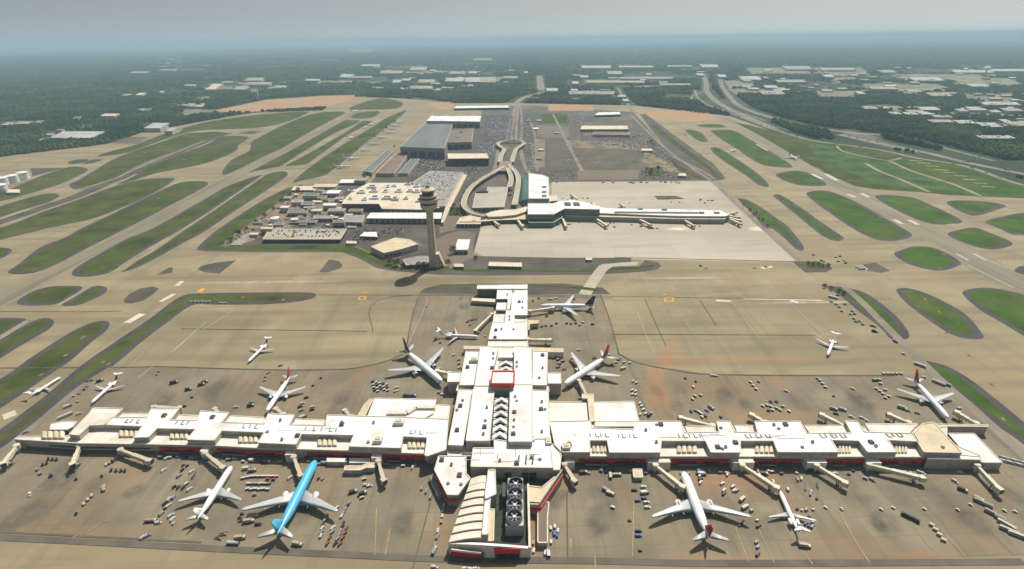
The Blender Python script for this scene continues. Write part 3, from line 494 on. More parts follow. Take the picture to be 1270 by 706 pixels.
# pointed skylights down the middle
def chev(y, xa, xb, z, parent=None):
    mb = MB(); (ax, ay), (bx, by) = W(xa, y, z), W(xb, y, z); mx = (ax+bx)/2; d = 5.4
    mb.add([(ax, ay-d/2, z-2.5), (bx, by-d/2, z-2.5), (bx, by+d/2, z-2.5), (ax, ay+d/2, z-2.5), (mx, ay-d/2+1.3, z-.2), (mx, ay+d/2+1.3, z-.2)], [(0, 3, 5, 4), (1, 4, 5, 2)], 'roof_white')
    mb.add([(ax, ay-d/2, z-2.5), (bx, by-d/2, z-2.5), (mx, ay-d/2+2.2, z+.6), (bx, by+d/2, z-2.5), (ax, ay+d/2, z-2.5), (mx, ay+d/2+2.2, z+.6)], [(0, 2, 1), (3, 5, 4)], 'glass')
    mb.beam((ax, ay+d/2+1.2, z-2.4), (bx, by+d/2+1.2, z-2.4), 1.2, .9, 'metal_grey')
    part(mb, 'pointed_skylight')
for y in (496, 504, 512.5, 521.5, 530.5, 539.5): chev(y, 613-(y-496)*.06, 631-(y-496)*.04, 16.5)
for y in (450, 457): chev(y, 619, 636, 16.5)
mb = MB(); block(mb, [(618.5,440),(636.5,440),(636,443.5),(618,443.5)], 12, 15.5, 'roof_white', 'parapet', rim=0); part(mb, 'rooftop_box')
# top arm
stub = [([(592,354),(654,353),(654,358.5),(592,358.5)], 12, 'roof_white', 'teal_glass'), ([(617,359),(636,359),(634,385),(615,385),(616,384),(629,384),(630,371),(616,371)], 11, 'roof_white', 'wall_dark'),
 ([(636,359),(654,359),(654,391),(638,391),(638,400),(654,399),(654,421),(606,421),(611,400),(626,400),(628,384),(632,384)], 11, 'roof_white', 'wall_beige'),
 ([(606,421.5),(654,421.5),(655,430),(605,430)], 9.5, 'terrace', 'wall_beige')]
for p, z, m, ms in stub:
    mb = MB(); block(mb, p, 0, z, m, ms, rim=0.4); part(mb, 'arm_roof')
for p in [[(617,371),(630,371),(629,384),(615,384)], [(613,386),(627,386),(626,400),(611,400)], [(638,391),(654,391),(654,399),(638,400)]]:
    mb = MB(); block(mb, p, 0, 7.5, 'terrace', rim=0); part(mb, 'low_roof')
for p in [[(575,429),(604,429),(604,433),(575,433)], [(660,431),(699,432),(699,437),(660,436)]]:
    mb = MB(); block(mb, p, 0, 6.5, 'roof_tan', 'parapet', rim=0); part(mb, 'covered_walkway')
mb = MB(); block(mb, [(585,369.5),(617,371),(617,375),(585,373)], 2, 5.5, 'bridge_cream', rim=0); part(mb, 'covered_walkway')
mb = MB(); block(mb, [(655,397),(668,397),(668,401),(657,402),(657,409),(655,409)], 0, 6, 'roof_tan', rim=0); part(mb, 'covered_walkway')
# front: south-west roof, curved hall, court with cooling tower
mb = MB(); block(mb, [(544,566),(578,566),(578,588),(583,593),(568,614),(555,614),(539,583)], 0, 10.5, 'roof_white'); part(mb, 'front_roof')
mb = MB(); a = P3(539,583,10.5); b = P3(555,614,10.5); mb.beam((a[0]-.5, a[1], 5.4), (b[0]-.5, b[1], 5.4), .8, 2.0, 'red'); c_ = P3(568,614,10.5); mb.beam((b[0]-.5, b[1]-.5, 5.4), (c_[0], c_[1]-.5, 5.4), .8, 2.0, 'red'); part(mb, 'red_band')
mb = MB(); block(mb, [(532,591),(540,590),(550,611),(543,615)], 0, 4, 'roof_grey', rim=0); part(mb, 'side_ramp')
# curved hall roof in eight steps
q = [W(584,591,11), W(603,590,12), W(598,668,12), W(556,673,9.5)]
mb = MB(); NS = 8; NX = 8
for k in range(NS):
    t0, t1 = k/NS, (k+1)/NS; vs_ = []
    for t in (t0, t1):
        L = (q[0][0]*(1-t)+q[3][0]*t, q[0][1]*(1-t)+q[3][1]*t); Rr = (q[1][0]*(1-t)+q[2][0]*t, q[1][1]*(1-t)+q[2][1]*t)
        for i in range(NX+1):
            u = i/NX; vs_.append((L[0]*(1-u)+Rr[0]*u, L[1]*(1-u)+Rr[1]*u, 9.0+3.2*math.sin(u*math.pi*.55)-(0.22 if t == t0 and k else 0)))
    n = NX+1; fs = [(i, n+i, n+i+1, i+1) for i in range(NX)]; mb.add(vs_, fs, 'vault_cream')
    lo = [(x, y, 0) for x, y, z in vs_]; al = vs_+lo; m_ = 2*n
    mb.add(al, [(0, m_, m_+n, n), (n-1, n+n-1, m_+n+n-1, m_+n-1)]+[(n+i, m_+n+i, m_+n+i+1, n+i+1) for i in range(NX)], 'wall_beige')
    if 0 < k < NS: 
      for i in range(NX): mb.beam(vs_[n+i], vs_[n+i+1], .7, .5, 'roof_brown')
part(mb, 'curved_hall')
mb = MB(); block(mb, [(606,583),(614,583),(615,613),(602,619),(602,612)], 0, 14.5, 'roof_white'); part(mb, 'white_roof_strip')
mb = MB(); block(mb, [(602,620),(608,618),(605,663),(598,663)], 0, 13.5, 'roof_white'); part(mb, 'white_roof_strip')
mb = MB(); block(mb, [(608,632),(613,632),(612,671),(604,671),(606,660)], 0, 8, 'roof_tan'); part(mb, 'court_ledge')
mb = MB(); block(mb, [(612,586),(690,586),(668,622),(657,622),(656,676),(610,671)], 0, 4.0, 'court_green', rim=0); part(mb, 'court_floor')
mb = MB(); block(mb, [(655,603),(672,605),(690,590),(696,583),(668,623),(657,622)], 0, 8, 'roof_tan', 'wall_beige'); part(mb, 'diagonal_wing')
a = P3(697,583,10); b = P3(669,624,10); c_ = P3(657,623.5,10)
mb = MB(); mb.beam((*a, 0), (*b, 0), 1, 10.5, 'wall_beige'); mb.beam((*b, 0), (*c_, 0), 1, 9, 'wall_beige'); part(mb, 'diagonal_wall')
mb = MB(); mb.beam((a[0]+.7, a[1]-.4, 4.2), (b[0]+.7, b[1]-.6, 4.2), .8, 2.2, 'red'); mb.beam((b[0], b[1]-.8, 4.2), (c_[0], c_[1]-.8, 4.2), .6, 2.2, 'red'); part(mb, 'red_band')
mb = MB(); a = P3(655,600,9); b = P3(657,679,9); mb.beam((*a, 0), (*b, 0), 1.4, 9, 'parapet'); part(mb, 'court_wall')
# front arched facade
mb = MB(); A = P3(556,674,9.5); B = P3(656.5,680.5,8); n = 14; vs_ = []
for i in range(n+1):
    u = i/n; z = 9.2+2.4*math.sin(u*math.pi)-1.2*u; x = A[0]*(1-u)+B[0]*u; y = A[1]*(1-u)+B[1]*u-1.5*math.sin(u*math.pi)
    vs_ += [(x, y, 0), (x, y, z), (x, y+1.6, z), (x, y+1.6, 0)]
for i in range(n):
    o = 4*i; mb.add(vs_[o:o+8], [(0, 4, 5, 1)], 'parapet' if True else 0); mb.add(vs_[o:o+8], [(1, 5, 6, 2)], 'roof_white'); mb.add(vs_[o:o+8], [(3, 2, 6, 7)], 'wall_beige')
mb.add(vs_[:4], [(0, 1, 2, 3)], 'wall_beige'); mb.add(vs_[-4:], [(0, 3, 2, 1)], 'wall_beige'); part(mb, 'arched_facade')
def fpan(u0, u1, z0, z1, m, nm, off=.5):
    mb = MB(); x0 = A[0]*(1-u0)+B[0]*u0; x1 = A[0]*(1-u1)+B[0]*u1; ya = A[1]*(1-u0)+B[1]*u0-1.5*math.sin(u0*math.pi)-off; yb = A[1]*(1-u1)+B[1]*u1-1.5*math.sin(u1*math.pi)-off
    mb.beam((x0, ya, z0), (x1, yb, z0), .8, z1-z0, m); part(mb, nm)
fpan(.03, .41, 1.0, 5.8, 'red', 'red_panel', .9); fpan(.40, .44, .6, 5.4, 'wall_dark', 'entrance', .9); fpan(.57, .89, 5.0, 9.2, 'red', 'red_panel'); fpan(.58, .88, 1, 4.6, 'glass', 'window_band'); fpan(.02, .42, .2, 1.5, 'wall_dark', 'window_band', .9); fpan(.04, .41, 5.9, 7.4, 'parapet', 'canopy', 2.0)
# cooling tower with four fans
mb = MB(); block(mb, [(630,593),(648.5,593),(649.5,652),(627,652)], 4, 13, 'metal_grey', 'metal_grey', rim=0); ct = part(mb, 'cooling_tower')
for i, (px, py) in enumerate([(639.6,601),(639,614),(638.4,627.5),(638,642)]):
    x, y = W(px, py, 14); mb = MB(); mb.cyl(x, y, [(13, 5.3), (16, 4.9)], 'metal_grey', 24, False); mb.cyl(x, y, [(16, 4.9), (15.9, 4.3), (13.1, 4.2)], 'metal_dark', 24, False)
    mb.cyl(x, y, [(13.05, 4.2), (13.2, 4.2)], 'metal_dark', 24); mb.cyl(x, y, [(13.2, 1.2), (15.2, 1.0)], 'roof_white', 12)
    for k in range(6):
        mb.obox((x+2.5*math.cos(k*1.047), y+2.5*math.sin(k*1.047)), k*1.047, 3.4, .9, 14.2, 14.4, 'metal_mid')
    o = mb.build('fan'); o.parent = ct; o.matrix_parent_inverse = Matrix.Translation(-Vector(CO.location)); o.matrix_parent_inverse = Matrix.Identity(4)
mb = MB(); x, y = W(625,607,12); mb.box(x-1, x+1, y-6, y+6, 4, 12, 'metal_dark'); part(mb, 'pipe_rack')
for px in (630, 651, 661):
    x, y = W(px, 590, 8); mb = MB(); mb.box(x-2.3, x+2.3, y-1, y+1, 4, 9.5, 'glass'); part(mb, 'louvre')
mb = MB(); block(mb, [(667,622),(681,623),(679,640),(679,673),(667,673)], 0, 4.5, 'roof_brown', rim=.2); part(mb, 'brown_roofed_annex')
mb = MB(); block(mb, [(653,541),(663,541),(663,546),(653,546)], 0, 15, 'roof_tan', rim=.2); part(mb, 'rooftop_box')
# barrel skylights in the notches of the wings
for x0, x1, y0, y1 in [(147,172,533,541),(210,234,534,543.5),(295,320,539,548),(393,418,542,552),(505,527,544.5,555),(734,754,549,560),(839,865,550,560.5),(936,960,550,560.5),(1040,1056,550,560.5),(1110,1126,550,560.5),(51,80,535,543)]:
    mb = MB(); n = 4
    for k in range(n):
        xa, xb = W(x0+(x1-x0)*k/n, y1, 10), W(x0+(x1-x0)*(k+1)/n, y1, 10); ya = W((x0+x1)/2, y0, 10)[1]; yb = xa[1]; sh = W(x0+(x1-x0)*k/n, y0, 10)[0]-xa[0]
        cx = (xa[0]+xb[0])/2; r = (xb[0]-xa[0])/2-.25; rr = []
        for yy, s_ in ((yb, 0), (ya, sh)):
            rr.append([(cx+s_+r*math.cos(math.pi*i/6), yy, 8.4+1.0+r*.55*math.sin(math.pi*i/6)) for i in range(7)]+[(cx+s_-r, yy, 8.3), (cx+s_+r, yy, 8.3)])
        mb.rings(rr, 'bridge_cream' if k % 2 else 'roof_tan')
    part(mb, 'barrel_skylight')
# rows of small U-shaped louvres on the spine
vx = [(157,522.5),(163,522.8),(171,523),(219,524.5),(226,524.8),(233,525),(302,529),(310,529.3),(317,529.5),(379,532),(389,532.3),(399,532.6),(409,533),(417,533.3),(509,536),(515,536.3),(521,536.6),(732,539.5),(739,539.6),(745,539.7),(751,539.8),(767,540.8),(772,540.8),(781,540.8),(786,540.8),(842,540.8),(848,540.8),(855,540.8),(861,540.8),(868,540.8),(925,541),(931,541),(938,541),(944,541),(950,541),(955,541),(1018,541),(1024,541),(1031,541),(1037,541),(1043,541),(1048,541),(1100,540),(1107,540),(1113,540),(1118,540)]
for k, (px, py) in enumerate(vx[::1]):
    x, y = W(px, py, 13); mb = MB(); mb.box(x-.25, x+.25, y-1.9, y+1.9, 12.95, 13.7, 'veh_grey')
    if k % 2 == 0: mb.box(x, x+2.4, y-2.3, y-1.9, 12.95, 13.5, 'veh_grey')
    part(mb, 'roof_louvre')
# rooftop machines
RT = [(612,439,18),(611.6,445,18),(610.4,457,18),(641,450,18),(641,455,18),(673,441,14),(673,457,14),(669,469,14),(580,456,14),(639,493,18),(641,498,18),(638,512,18),(637.6,522,18),(637,530,18),(636.6,539,18),(604,506,18),(602,522,18),(601,530,18),(599.6,539,18),(574,497,14),(567,534,14),(672,499,14),(676,508,14),(671,508,14),(672,536,14),(567,509,14),(571,504,14),
 (801,534,13),(814.5,527,13),(819.6,527,13),(814,549,13),(894,531,13),(890,555,13),(900,555,13),(896,557,13),(912,549.5,13),(959.6,527.6,13),(965.6,532,13),(974,527,13),(1007.6,549,13),(995,555,13),(1080,549,13),(1086,554,13),(1169,555,13),(264,518,13),(348,522,13),(424,524,13),(424,527,13),(463.6,525,13),(332,536,13),(369,541,13),(350,546,13),(457,549,13),(204,516,13),(629,366,11),(637,362,11),(644,375,11),(648,375,11),(648,382,11),(615,410,11),(622,409,11),(637,409,11),(614,419,11),(632,397,11),(632,393,11),(548,571,10.5),(560,577,10.5),(556,600,10.5),(570,590,10.5),(620,572,14),(670,570,14),(641,575,14),(659,568,14),(572,601,10.5)]
for k, (px, py, z) in enumerate(RT):
    x, y = W(px, py, z); mb = MB(); a = .9+.35*((k*7) % 3); 
    if k % 3 == 1: mb.cyl(x, y, [(z-.1, a), (z+1.0, a), (z+1.6, a*.6)], 'metal_grey', 10)
    else:
        mb.box(x-a, x+a, y-a, y+a, z-.1, z+1.5, ['metal_grey', 'roof_tan', 'roof_brown'][k % 3]); mb.box(x-a*.7, x+a*.7, y-a*.7, y+a*.7, z+1.5, z+1.9, 'metal_dark')
    part(mb, 'rooftop_unit')
for px, py, z, a, b in [(495,525.5,13,4,2.6),(469,548,13,3.2,2.4),(702,556,13,3,2.6),(706,552,13,2,1.5),(588,448,14.2,4,3),(680,549,13,2,4)]:
    x, y = W(px, py, z); mb = MB(); mb.box(x-a, x+a, y-b, y+b, z-.1, z+3, 'terrace'); mb.box(x-a*.6, x+a*.6, y-b*.6, y+b*.6, z+3, z+3.5, 'roof_tan'); part(mb, 'rooftop_box')
rd = random.Random(3)
for k in range(22):
    px = rd.choice([rd.uniform(170, 545), rd.uniform(700, 1120), rd.uniform(580, 680)]); z = 13
    if px < 546: py = float(np.interp(px, [170, 545], [527, 535]))+rd.uniform(-3, 3)
    elif px > 699: py = 541+rd.uniform(-3, 3)
    else: py = rd.uniform(560, 574); z = 14
    x, y = W(px, py, z); mb = MB(); l_ = rd.uniform(3, 11)
    if rd.random() < .6: mb.box(x-l_, x+l_, y-.15, y+.15, z+.02, z+.3, 'roof_tan')
    else: mb.box(x-.15, x+.15, y-l_*.4, y+l_*.4, z+.02, z+.4, 'roof_grey')
    part(mb, 'roof_pipe')
for x_ in (644, 653, 661.5):
    a = W(x_, 566, 14); b = W(x_-1, 576, 14); mb = MB(); mb.beam((*a, 13.95), (*b, 13.95), .8, 1.4, 'wall_dark'); part(mb, 'roof_duct')
# facade bands
FL = baseL[:8]; FR = baseR[:2]
def fy(x, FLs): return float(np.interp(x, [p[0] for p in FLs], [p[1] for p in FLs]))
def fband(FLs, x0, x1, z0, z1, m, nm, off):
    xs = [x0]+[p[0] for p in FLs if x0 < p[0] < x1]+[x1]; mb = MB()
    pw = [W(x, fy(x, FLs), 8.5) for x in xs]
    for a, b in zip(pw[:-1], pw[1:]): mb.beam((a[0], a[1]-off, z0), (b[0], b[1]-off, z0), .8, z1-z0, m)
    part(mb, nm)
for FLs, segs in ((FL, [(197,252),(268,352),(380,462),(474,526)]), (FR, [(718,800),(834,904),(937,994),(1026,1072),(1090,1150)])):
    for x0, x1 in segs:
        fband(FLs, x0, x1, 3.3, 6.4, 'red', 'red_band', .55); fband(FLs, x0+5, x0+(x1-x0)*.42, 3.9, 5.0, 'glass', 'window_band', 1.0); fband(FLs, x0+(x1-x0)*.55, x1-12, 3.9, 4.9, 'glass', 'window_band', 1.0); fband(FLs, x0-4, x1+2, 0.1, 2.6, 'wall_dark', 'service_bay', .5)
        fband(FLs, x0+8, x0+(x1-x0)*.45, 2.7, 3.1, 'roof_grey', 'canopy', 2.6)
fband(FL, 30, 190, .1, 2.2, 'wall_dark', 'service_bay', .5); fband(FL, 60, 185, 4.5, 5.2, 'glass', 'window_band', .6)
for FLs, x, wd in [(FL,256,9),(FL,361,10),(FL,468,12),(FR,816,28),(FR,920,26),(FR,1010,24),(FR,1081,16),(FR,706,12)]:
    a = W(x-wd/2, fy(x, FLs), 8.5); b = W(x+wd/2, fy(x, FLs), 8.5); mb = MB(); mb.box(a[0], b[0], a[1]-5, a[1]+.5, 0, 7.4, 'terrace'); part(mb, 'gate_block')
for x0, x1, y0, y1 in [(405,430,568,573),(433,459,568,574)]:
    mb = MB(); block(mb, [(x0,y0),(x1,y0),(x1,y1),(x0,y1)], 0, 4, 'terrace', rim=0); part(mb, 'lean_to')
mb = MB(); block(mb, [(428,578),(448,578),(460,573),(466,573),(464,580),(454,580),(447,583),(427,583)], 0, 4.5, 'roof_tan', rim=.2); part(mb, 'lean_to')
mb = MB(); block(mb, [(785,582),(796,582),(797,592),(786,592)], 0, 3.5, 'roof_tan', rim=.2); part(mb, 'lean_to')
# separate little sheds at the left end
def thing_px(name, label, cat, pts, z, m, ms='wall_beige', group=None, rim=.3):
    p = wp(pts, z); cx = sum(a for a, b in p)/len(p); cy = sum(b for a, b in p)/len(p)
    rt = root(name, label, cat, (cx, cy, 0), 0, group)
    return rt, (cx, cy)
def building(name, label, cat, pts, z, m, ms='wall_beige', group=None, rim=.4, win=None, z0=0, extra=None):
    rt, c = thing_px(name, label, cat, pts, z, m)
    if group: rt['group'] = group
    p = wp(pts, z); ps = [(a-c[0], b-c[1]) for a, b in p]
    mb = MB(); mb.prism(ps, z0, z-.5, ms, ms); o = mb.build('wall', rt)
    mb = MB(); big = [(a*1.0+(.0), b) for a, b in ps]
    mb.prism(big, z-.498, z, m, 'parapet')
    if rim:
        for i in range(len(ps)):
            a, b = ps[i], ps[(i+1) % len(ps)]; mb.beam((*a, z-.5), (*b, z-.5), .8, .5+rim, 'parapet')
    rf = mb.build('roof', rt)
    if win:
        # window or door strips on the side that faces the viewer
        yl = sorted(range(len(ps)), key=lambda i: ps[i][1]+ps[(i+1) % len(ps)][1])[0]; a, b = ps[yl], ps[(yl+1) % len(ps)]
        if a[0] > b[0]: a, b = b, a
        mb = MB(); L = math.hypot(b[0]-a[0], b[1]-a[1]); n = max(2, int(L/win[0])); ux, uy = (b[0]-a[0])/L, (b[1]-a[1])/L
        for i in range(n):
            s0 = L*(i+.15)/n; s1 = L*(i+.85)/n
            mb.beam((a[0]+ux*s0+uy*.3, a[1]+uy*s0-ux*.3, win[1]), (a[0]+ux*s1+uy*.3, a[1]+uy*s1-ux*.3, win[1]), .5, win[2]-win[1], win[3])
        mb.build('window_row', rt)
    if extra: extra(rt, c)
    return rt
def units(lst, z, m='metal_grey'):
    def f(rt, c):
        for px, py, a, b, h in lst:
            x, y = W(px, py, z); mb = MB(); mb.box(x-c[0]-a, x-c[0]+a, y-c[1]-b, y-c[1]+b, z-.1, z+h, m); mb.box(x-c[0]-a*.6, x-c[0]+a*.6, y-c[1]-b*.6, y-c[1]+b*.6, z+h, z+h+.5, 'metal_dark'); mb.build('rooftop_unit', rt)
    return f
building('service_shed', 'small white-roofed shed beside the left tip of the concourse', 'shed', [(64,526),(78,523),(95,523),(90,530),(84,533),(62,533)], 4, 'roof_white', win=(4, 1, 2.6, 'glass'))

# ------------------------------------------------------------------ jet bridges
JB = [((20,552),(3,575),'at the far left end of the concourse front','c'),((98,552),(89,576),'second from the left end of the concourse front, with no aircraft','c'),((149,557),(186,571),'slanting right from the left part of the concourse front, with no aircraft','t'),
 ((254,561),(277,580),'leading down to the nose of the white airliner beside the blue one','t'),((364,566),(373,590),'leading down to the nose of the blue airliner','t'),((469,571),(476,596),'standing empty to the right of the blue airliner','t'),
 ((700,575),(713,597),'right beside the red-banded diagonal wall at the centre','t'),((813,576),(848,604),'leading to the nose of the big white airliner with grey wings','c'),((921,576),(965,605),'leading to the nose of the small jet at the front right','c'),
 ((1013,576),(1050,599),'empty, just right of the small jet at the front right','c'),((1078,575),(1146,592),'longest and empty, near the right end of the concourse front','c'),((1212,576),(1241,607),'at the far right end of the concourse front','c'),
 ((884,527),(843,517),'lying flat against the back of the right wing nearest the rust stain','c'),((950,523),(931,513),'short, at the back of the right wing, second from the centre','c'),((1050,528),(1018,513),'at the back of the right wing, third from the centre','c'),((1127,523),(1102,513),'behind the right wing beside the nose of the last airliner','c'),
 ((1211,524),(1186,510),'behind the right wing, beyond the nose of the last airliner','c'),((610,389),(589,410),'from the top arm to the small jet on its left','c'),((657,385),(687,381),'from the top arm to the airliner parked on its right','c'),((655,420),(683,421),'short and empty, on the right side of the top arm','c'),
 ((728,491),(718,471),'reaching up to the airliner right of the centre','t'),((557,462),(541,459),'reaching left to the airliner left of the centre','c'),((351,513),(341,506),'behind the left wing by the nose of the red-tailed airliner','t'),((435,516),(427,508),'short and empty, behind the left wing by the white annex','t'),((272,513),(266,506),'short and empty, at the back of the left wing','t'),((222,505),(189,504),'lying flat along the back of the left wing','t')]
for (r0, r1, wh, cc) in JB:
    a = Vector((*W(*r0, 6.8), 0)); b = Vector((*W(*r1, 6.5), 0)); L = (b-a).length; ang = math.atan2(b.y-a.y, b.x-a.x)
    c1 = 'bridge_tan' if cc == 't' else 'bridge_cream'
    rt = root('jet_bridge', ('tan' if cc == 't' else 'cream')+' jet bridge '+wh, 'jet bridge', (a.x, a.y, 0), ang, 'jet bridges round the concourse')
    mb = MB(); mb.cyl(0, 0, [(0, .9), (3.4, .9), (3.5, 2.3), (6.9, 2.3), (7.3, 1.6)], c1, 14); mb.build('rotunda', rt)
    L1 = L*.5
    mb = MB(); mb.box(1.5, L1, -1.1, 1.1, 3.9, 6.3, c1); mb.box(1.5, L1, -.85, .85, 6.3, 6.5, c1)
    for k in range(int(L1/3)): mb.box(2+k*3, 2.25+k*3, -1.2, 1.2, 3.85, 6.4, c1)
    mb.build('inner_tunnel', rt)
    mb = MB(); mb.box(L1-2, L-2.2, -1.35, 1.35, 3.65, 6.6, c1)
    for k in range(max(1, int((L-L1)/3))): mb.box(L1-1+k*3, L1-.75+k*3, -1.45, 1.45, 3.6, 6.7, c1)
    mb.build('outer_tunnel', rt)
    mb = MB(); mb.obox((L-1, 0), .35, 3.8, 3.6, 3.3, 6.9, c1); mb.obox((L+.9, .6), .35, .7, 3.2, 3.5, 6.6, 'metal_dark'); mb.build('cab', rt)
    mb = MB(); mb.box(L-5.2, L-4.6, -2.2, 2.2, .5, 1.1, 'metal_dark'); mb.box(L-5.2, L-4.7, -2.1, -1.7, .5, 5, 'metal_dark'); mb.box(L-5.2, L-4.7, 1.7, 2.1, .5, 5, 'metal_dark')
    for s_ in (-1, 1): mb.rings([[(L-4.9+.55*math.cos(t*.785), s_*.9+dy, .56+.55*math.sin(t*.785)) for t in range(8)] for dy in (-.25, .25)], 'rubber')
    mb.build('wheel_leg', rt)
    mb = MB()
    for k in range(8): mb.box(L-7.5+k*.45, L-7.05+k*.45, 1.9, 2.9, .4+k*.42, .5+k*.42, 'metal_grey')
    mb.box(L-4, L-2.5, 1.7, 2.9, 3.6, 3.7, 'metal_grey'); mb.build('service_stair', rt)
# ------------------------------------------------------------------ aircraft
def airliner(kind, label, cat='airliner', body='plane_white', fin='fin_navy', wingm='plane_wing', belly=None, nm='airliner'):
    wide = kind in ('777', '767'); L, S, D = {'777': (64, 61, 6.2), '767': (55, 47.6, 5.0), '757': (47, 38, 3.8), 'md': (45, 32.8, 3.4)}[kind]
    cz = D/2+{'777': 2.1, '767': 1.9, '757': 1.8, 'md': 1.2}[kind]; rt = root(nm, label, cat)
    prof = [(-.5, .06, .46), (-.47, .16, .40), (-.42, .32, .30), (-.36, .52, .2), (-.28, .8, .08), (-.2, .96, .01), (-.1, 1, 0), (.1, 1, 0), (.3, 1, 0), (.37, .97, -.01), (.42, .86, -.05), (.455, .68, -.1), (.48, .46, -.15), (.493, .26, -.18), (.5, .05, -.2)]
    mb = MB(); N = 20
    mb.rings([[(t*L, r*D/2*math.cos(2*math.pi*i/N), cz+o*D/2*1.0+r*D/2*math.sin(2*math.pi*i/N)) for i in range(N)] for t, r, o in prof], body)
    if wide or True: mb.rings([[(x*L, r*D/2*math.cos(2*math.pi*i/10), cz-D*.32+r*D*.26*math.sin(2*math.pi*i/10)) for i in range(10)] for x, r in [(-.14, .2), (-.1, .95), (.08, .95), (.13, .2)]], wingm)
    fus = mb.build('fuselage', rt, True)
    mb = MB(); x = .463*L
    for s_ in (-1, 1): mb.add([(x+.2, s_*D*.30, cz+D*.12), (x+D*.2, s_*D*.13, cz+D*.1), (x+D*.15, s_*D*.12, cz+D*.2), (x-.2, s_*D*.27, cz+D*.24)], [(0, 1, 2, 3) if s_ < 0 else (3, 2, 1, 0)], 'glass')
    mb.add([(x+D*.2, -D*.12, cz+D*.1), (x+D*.2, D*.12, cz+D*.1), (x+D*.13, D*.12, cz+D*.22), (x+D*.13, -D*.12, cz+D*.22)], [(0, 1, 2, 3)], 'glass')
    for v in range(len(mb.v)): a = mb.v[v]; mb.v[v] = (a[0]+.25, a[1]*1.1, a[2]+.1)
    mb.build('cockpit_window', fus)
    for s_ in (-1, 1):
        mb = MB(); step = 1.1; k = 0; xx = -.27*L
        while xx < .38*L:
            zc = D*.07; yy = math.sqrt((D/2)**2-zc**2)*(.985 if -.2*L < xx < .3*L else .93); mb.box(xx, xx+.45, s_*yy-.06, s_*yy+.06, cz+zc-.2, cz+zc+.25, 'glass'); xx += step
        mb.build('window_row', fus)
    # wings
    def surf(st, m, name, parent=None, vertical=False):
        mb = MB(); rs = []
        for x_le, sp, z, ch, th in st:
            pr = [(0, 0), (.08, .5), (.3, .6), (.65, .4), (1, .02), (.65, -.2), (.3, -.4), (.08, -.35)]
            rs.append([(x_le-c*ch, sp, z+t*th*ch) if not vertical else (x_le-c*ch, t*th*ch, sp) for c, t in pr])
        mb.rings(rs, m); return mb.build(name, parent or rt, True)
    h = S/2; wx = .105*L if kind != 'md' else .0*L; sw = .62 if kind != 'md' else .48; rc = .215*L if kind != 'md' else .15*L
    for s_ in (-1, 1):
        st = [(wx, s_*D*.3, cz-D*.3, rc, .11), (wx-(h*.33)*sw, s_*h*.34, cz-D*.3+h*.03, rc*.58, .09), (wx-h*sw*.93, s_*h*.94, cz-D*.3+h*.10, rc*.24, .07), (wx-h*sw*1.02, s_*h, cz-D*.3+h*.11, rc*.12, .06)]
        w_ = surf(st, wingm, 'wing')
        if kind == '767' or kind == '757':
            pass
        mb = MB()
        for fr in (.3, .55, .78):
            zz = cz-D*.3+h*fr*.1-.35; xle = wx-h*fr*sw; chh = rc*(1-fr)*.9+rc*.2*fr; mb.rings([[(xle-chh*.55-q, s_*h*fr+.28*r*math.cos(i*1.047), zz+.3*r*math.sin(i*1.047)) for i in range(6)] for q, r in ((0, .2), (chh*.25, 1), (chh*.55, .1))], wingm)
        mb.build('flap_fairing', w_)
        if kind != 'md':
            r = {'777': 1.95, '767': 1.5, '757': 1.35}[kind]; ex = wx-h*.33*sw+r*1.5; ey = s_*h*.33; ez = cz-D*.3-r*.55
            mb = MB(); mb.xcyl([(ex+r*.6, r*.86), (ex+r*.45, r*.98), (ex-r*.4, r*1.0), (ex-r*1.6, r*.86), (ex-r*2.4, r*.62)], ey, ez, body if body != 'plane_blue' else 'plane_white', 18)
            mb.box(ex-r*2.2, ex+.1, ey-.2, ey+.2, ez+r*.6, ez+r*1.5, wingm); e = mb.build('engine', rt, True)
            mb = MB(); mb.xcyl([(ex+r*.66, r*.76), (ex+r*.61, r*.76)], ey, ez, 'metal_dark', 18); mb.xcyl([(ex-r*3.0, .2*r), (ex-r*2.3, .5*r)], ey, ez, 'metal_grey', 12); mb.build('fan_intake', e)
        else:
            r = 1.05; ex = -.25*L; mb = MB(); mb.xcyl([(ex+2.5, r*.85), (ex+2.2, r), (ex-1.5, r), (ex-3.4, r*.65)], s_*(D*.5+1.0), cz+D*.22, body, 14); mb.box(ex-1.5, ex+1, min(s_*D*.35, s_*(D*.5+.5)), max(s_*D*.35, s_*(D*.5+.5)), cz+D*.18, cz+D*.28, body); e = mb.build('engine', rt, True)
            mb = MB(); mb.xcyl([(ex+2.56, r*.72), (ex+2.52, r*.72)], s_*(D*.5+1.0), cz+D*.22, 'metal_dark', 14); mb.xcyl([(ex-3.9, r*.5), (ex-3.3, r*.55)], s_*(D*.5+1.0), cz+D*.22, 'metal_dark', 14); mb.build('fan_intake', e)
    fh = {'777': 10.2, '767': 8.8, '757': 7.8, 'md': 5.4}[kind]; fx = -.345*L if kind != 'md' else -.37*L; fc = .15*L*(1 if kind != 'md' else .8)
    th_ = S*.17 if kind != 'md' else S*.16; htc = .105*L
    tz = cz+D*.15 if kind != 'md' else cz+D*.35+fh
    f_ = surf([(fx+fc*.35, cz+D*.2, 0, fc*1.35, .05), (fx, cz+D*.5, 0, fc, .07), (fx-fh*.78, cz+D*.42+fh, 0, fc*.38, .06)], fin, 'fin', vertical=True)
    if kind != 'md' and fin == 'fin_navy':
        surf([(fx-fh*.22-fc*.25, cz+D*.46+fh*.35, 0, fc*.52, .115), (fx-fh*.7, cz+D*.44+fh*.93, 0, fc*.28, .1)], 'fin_red', 'fin_stripe', f_, vertical=True)
    hx = -.385*L if kind != 'md' else fx-fh*.7
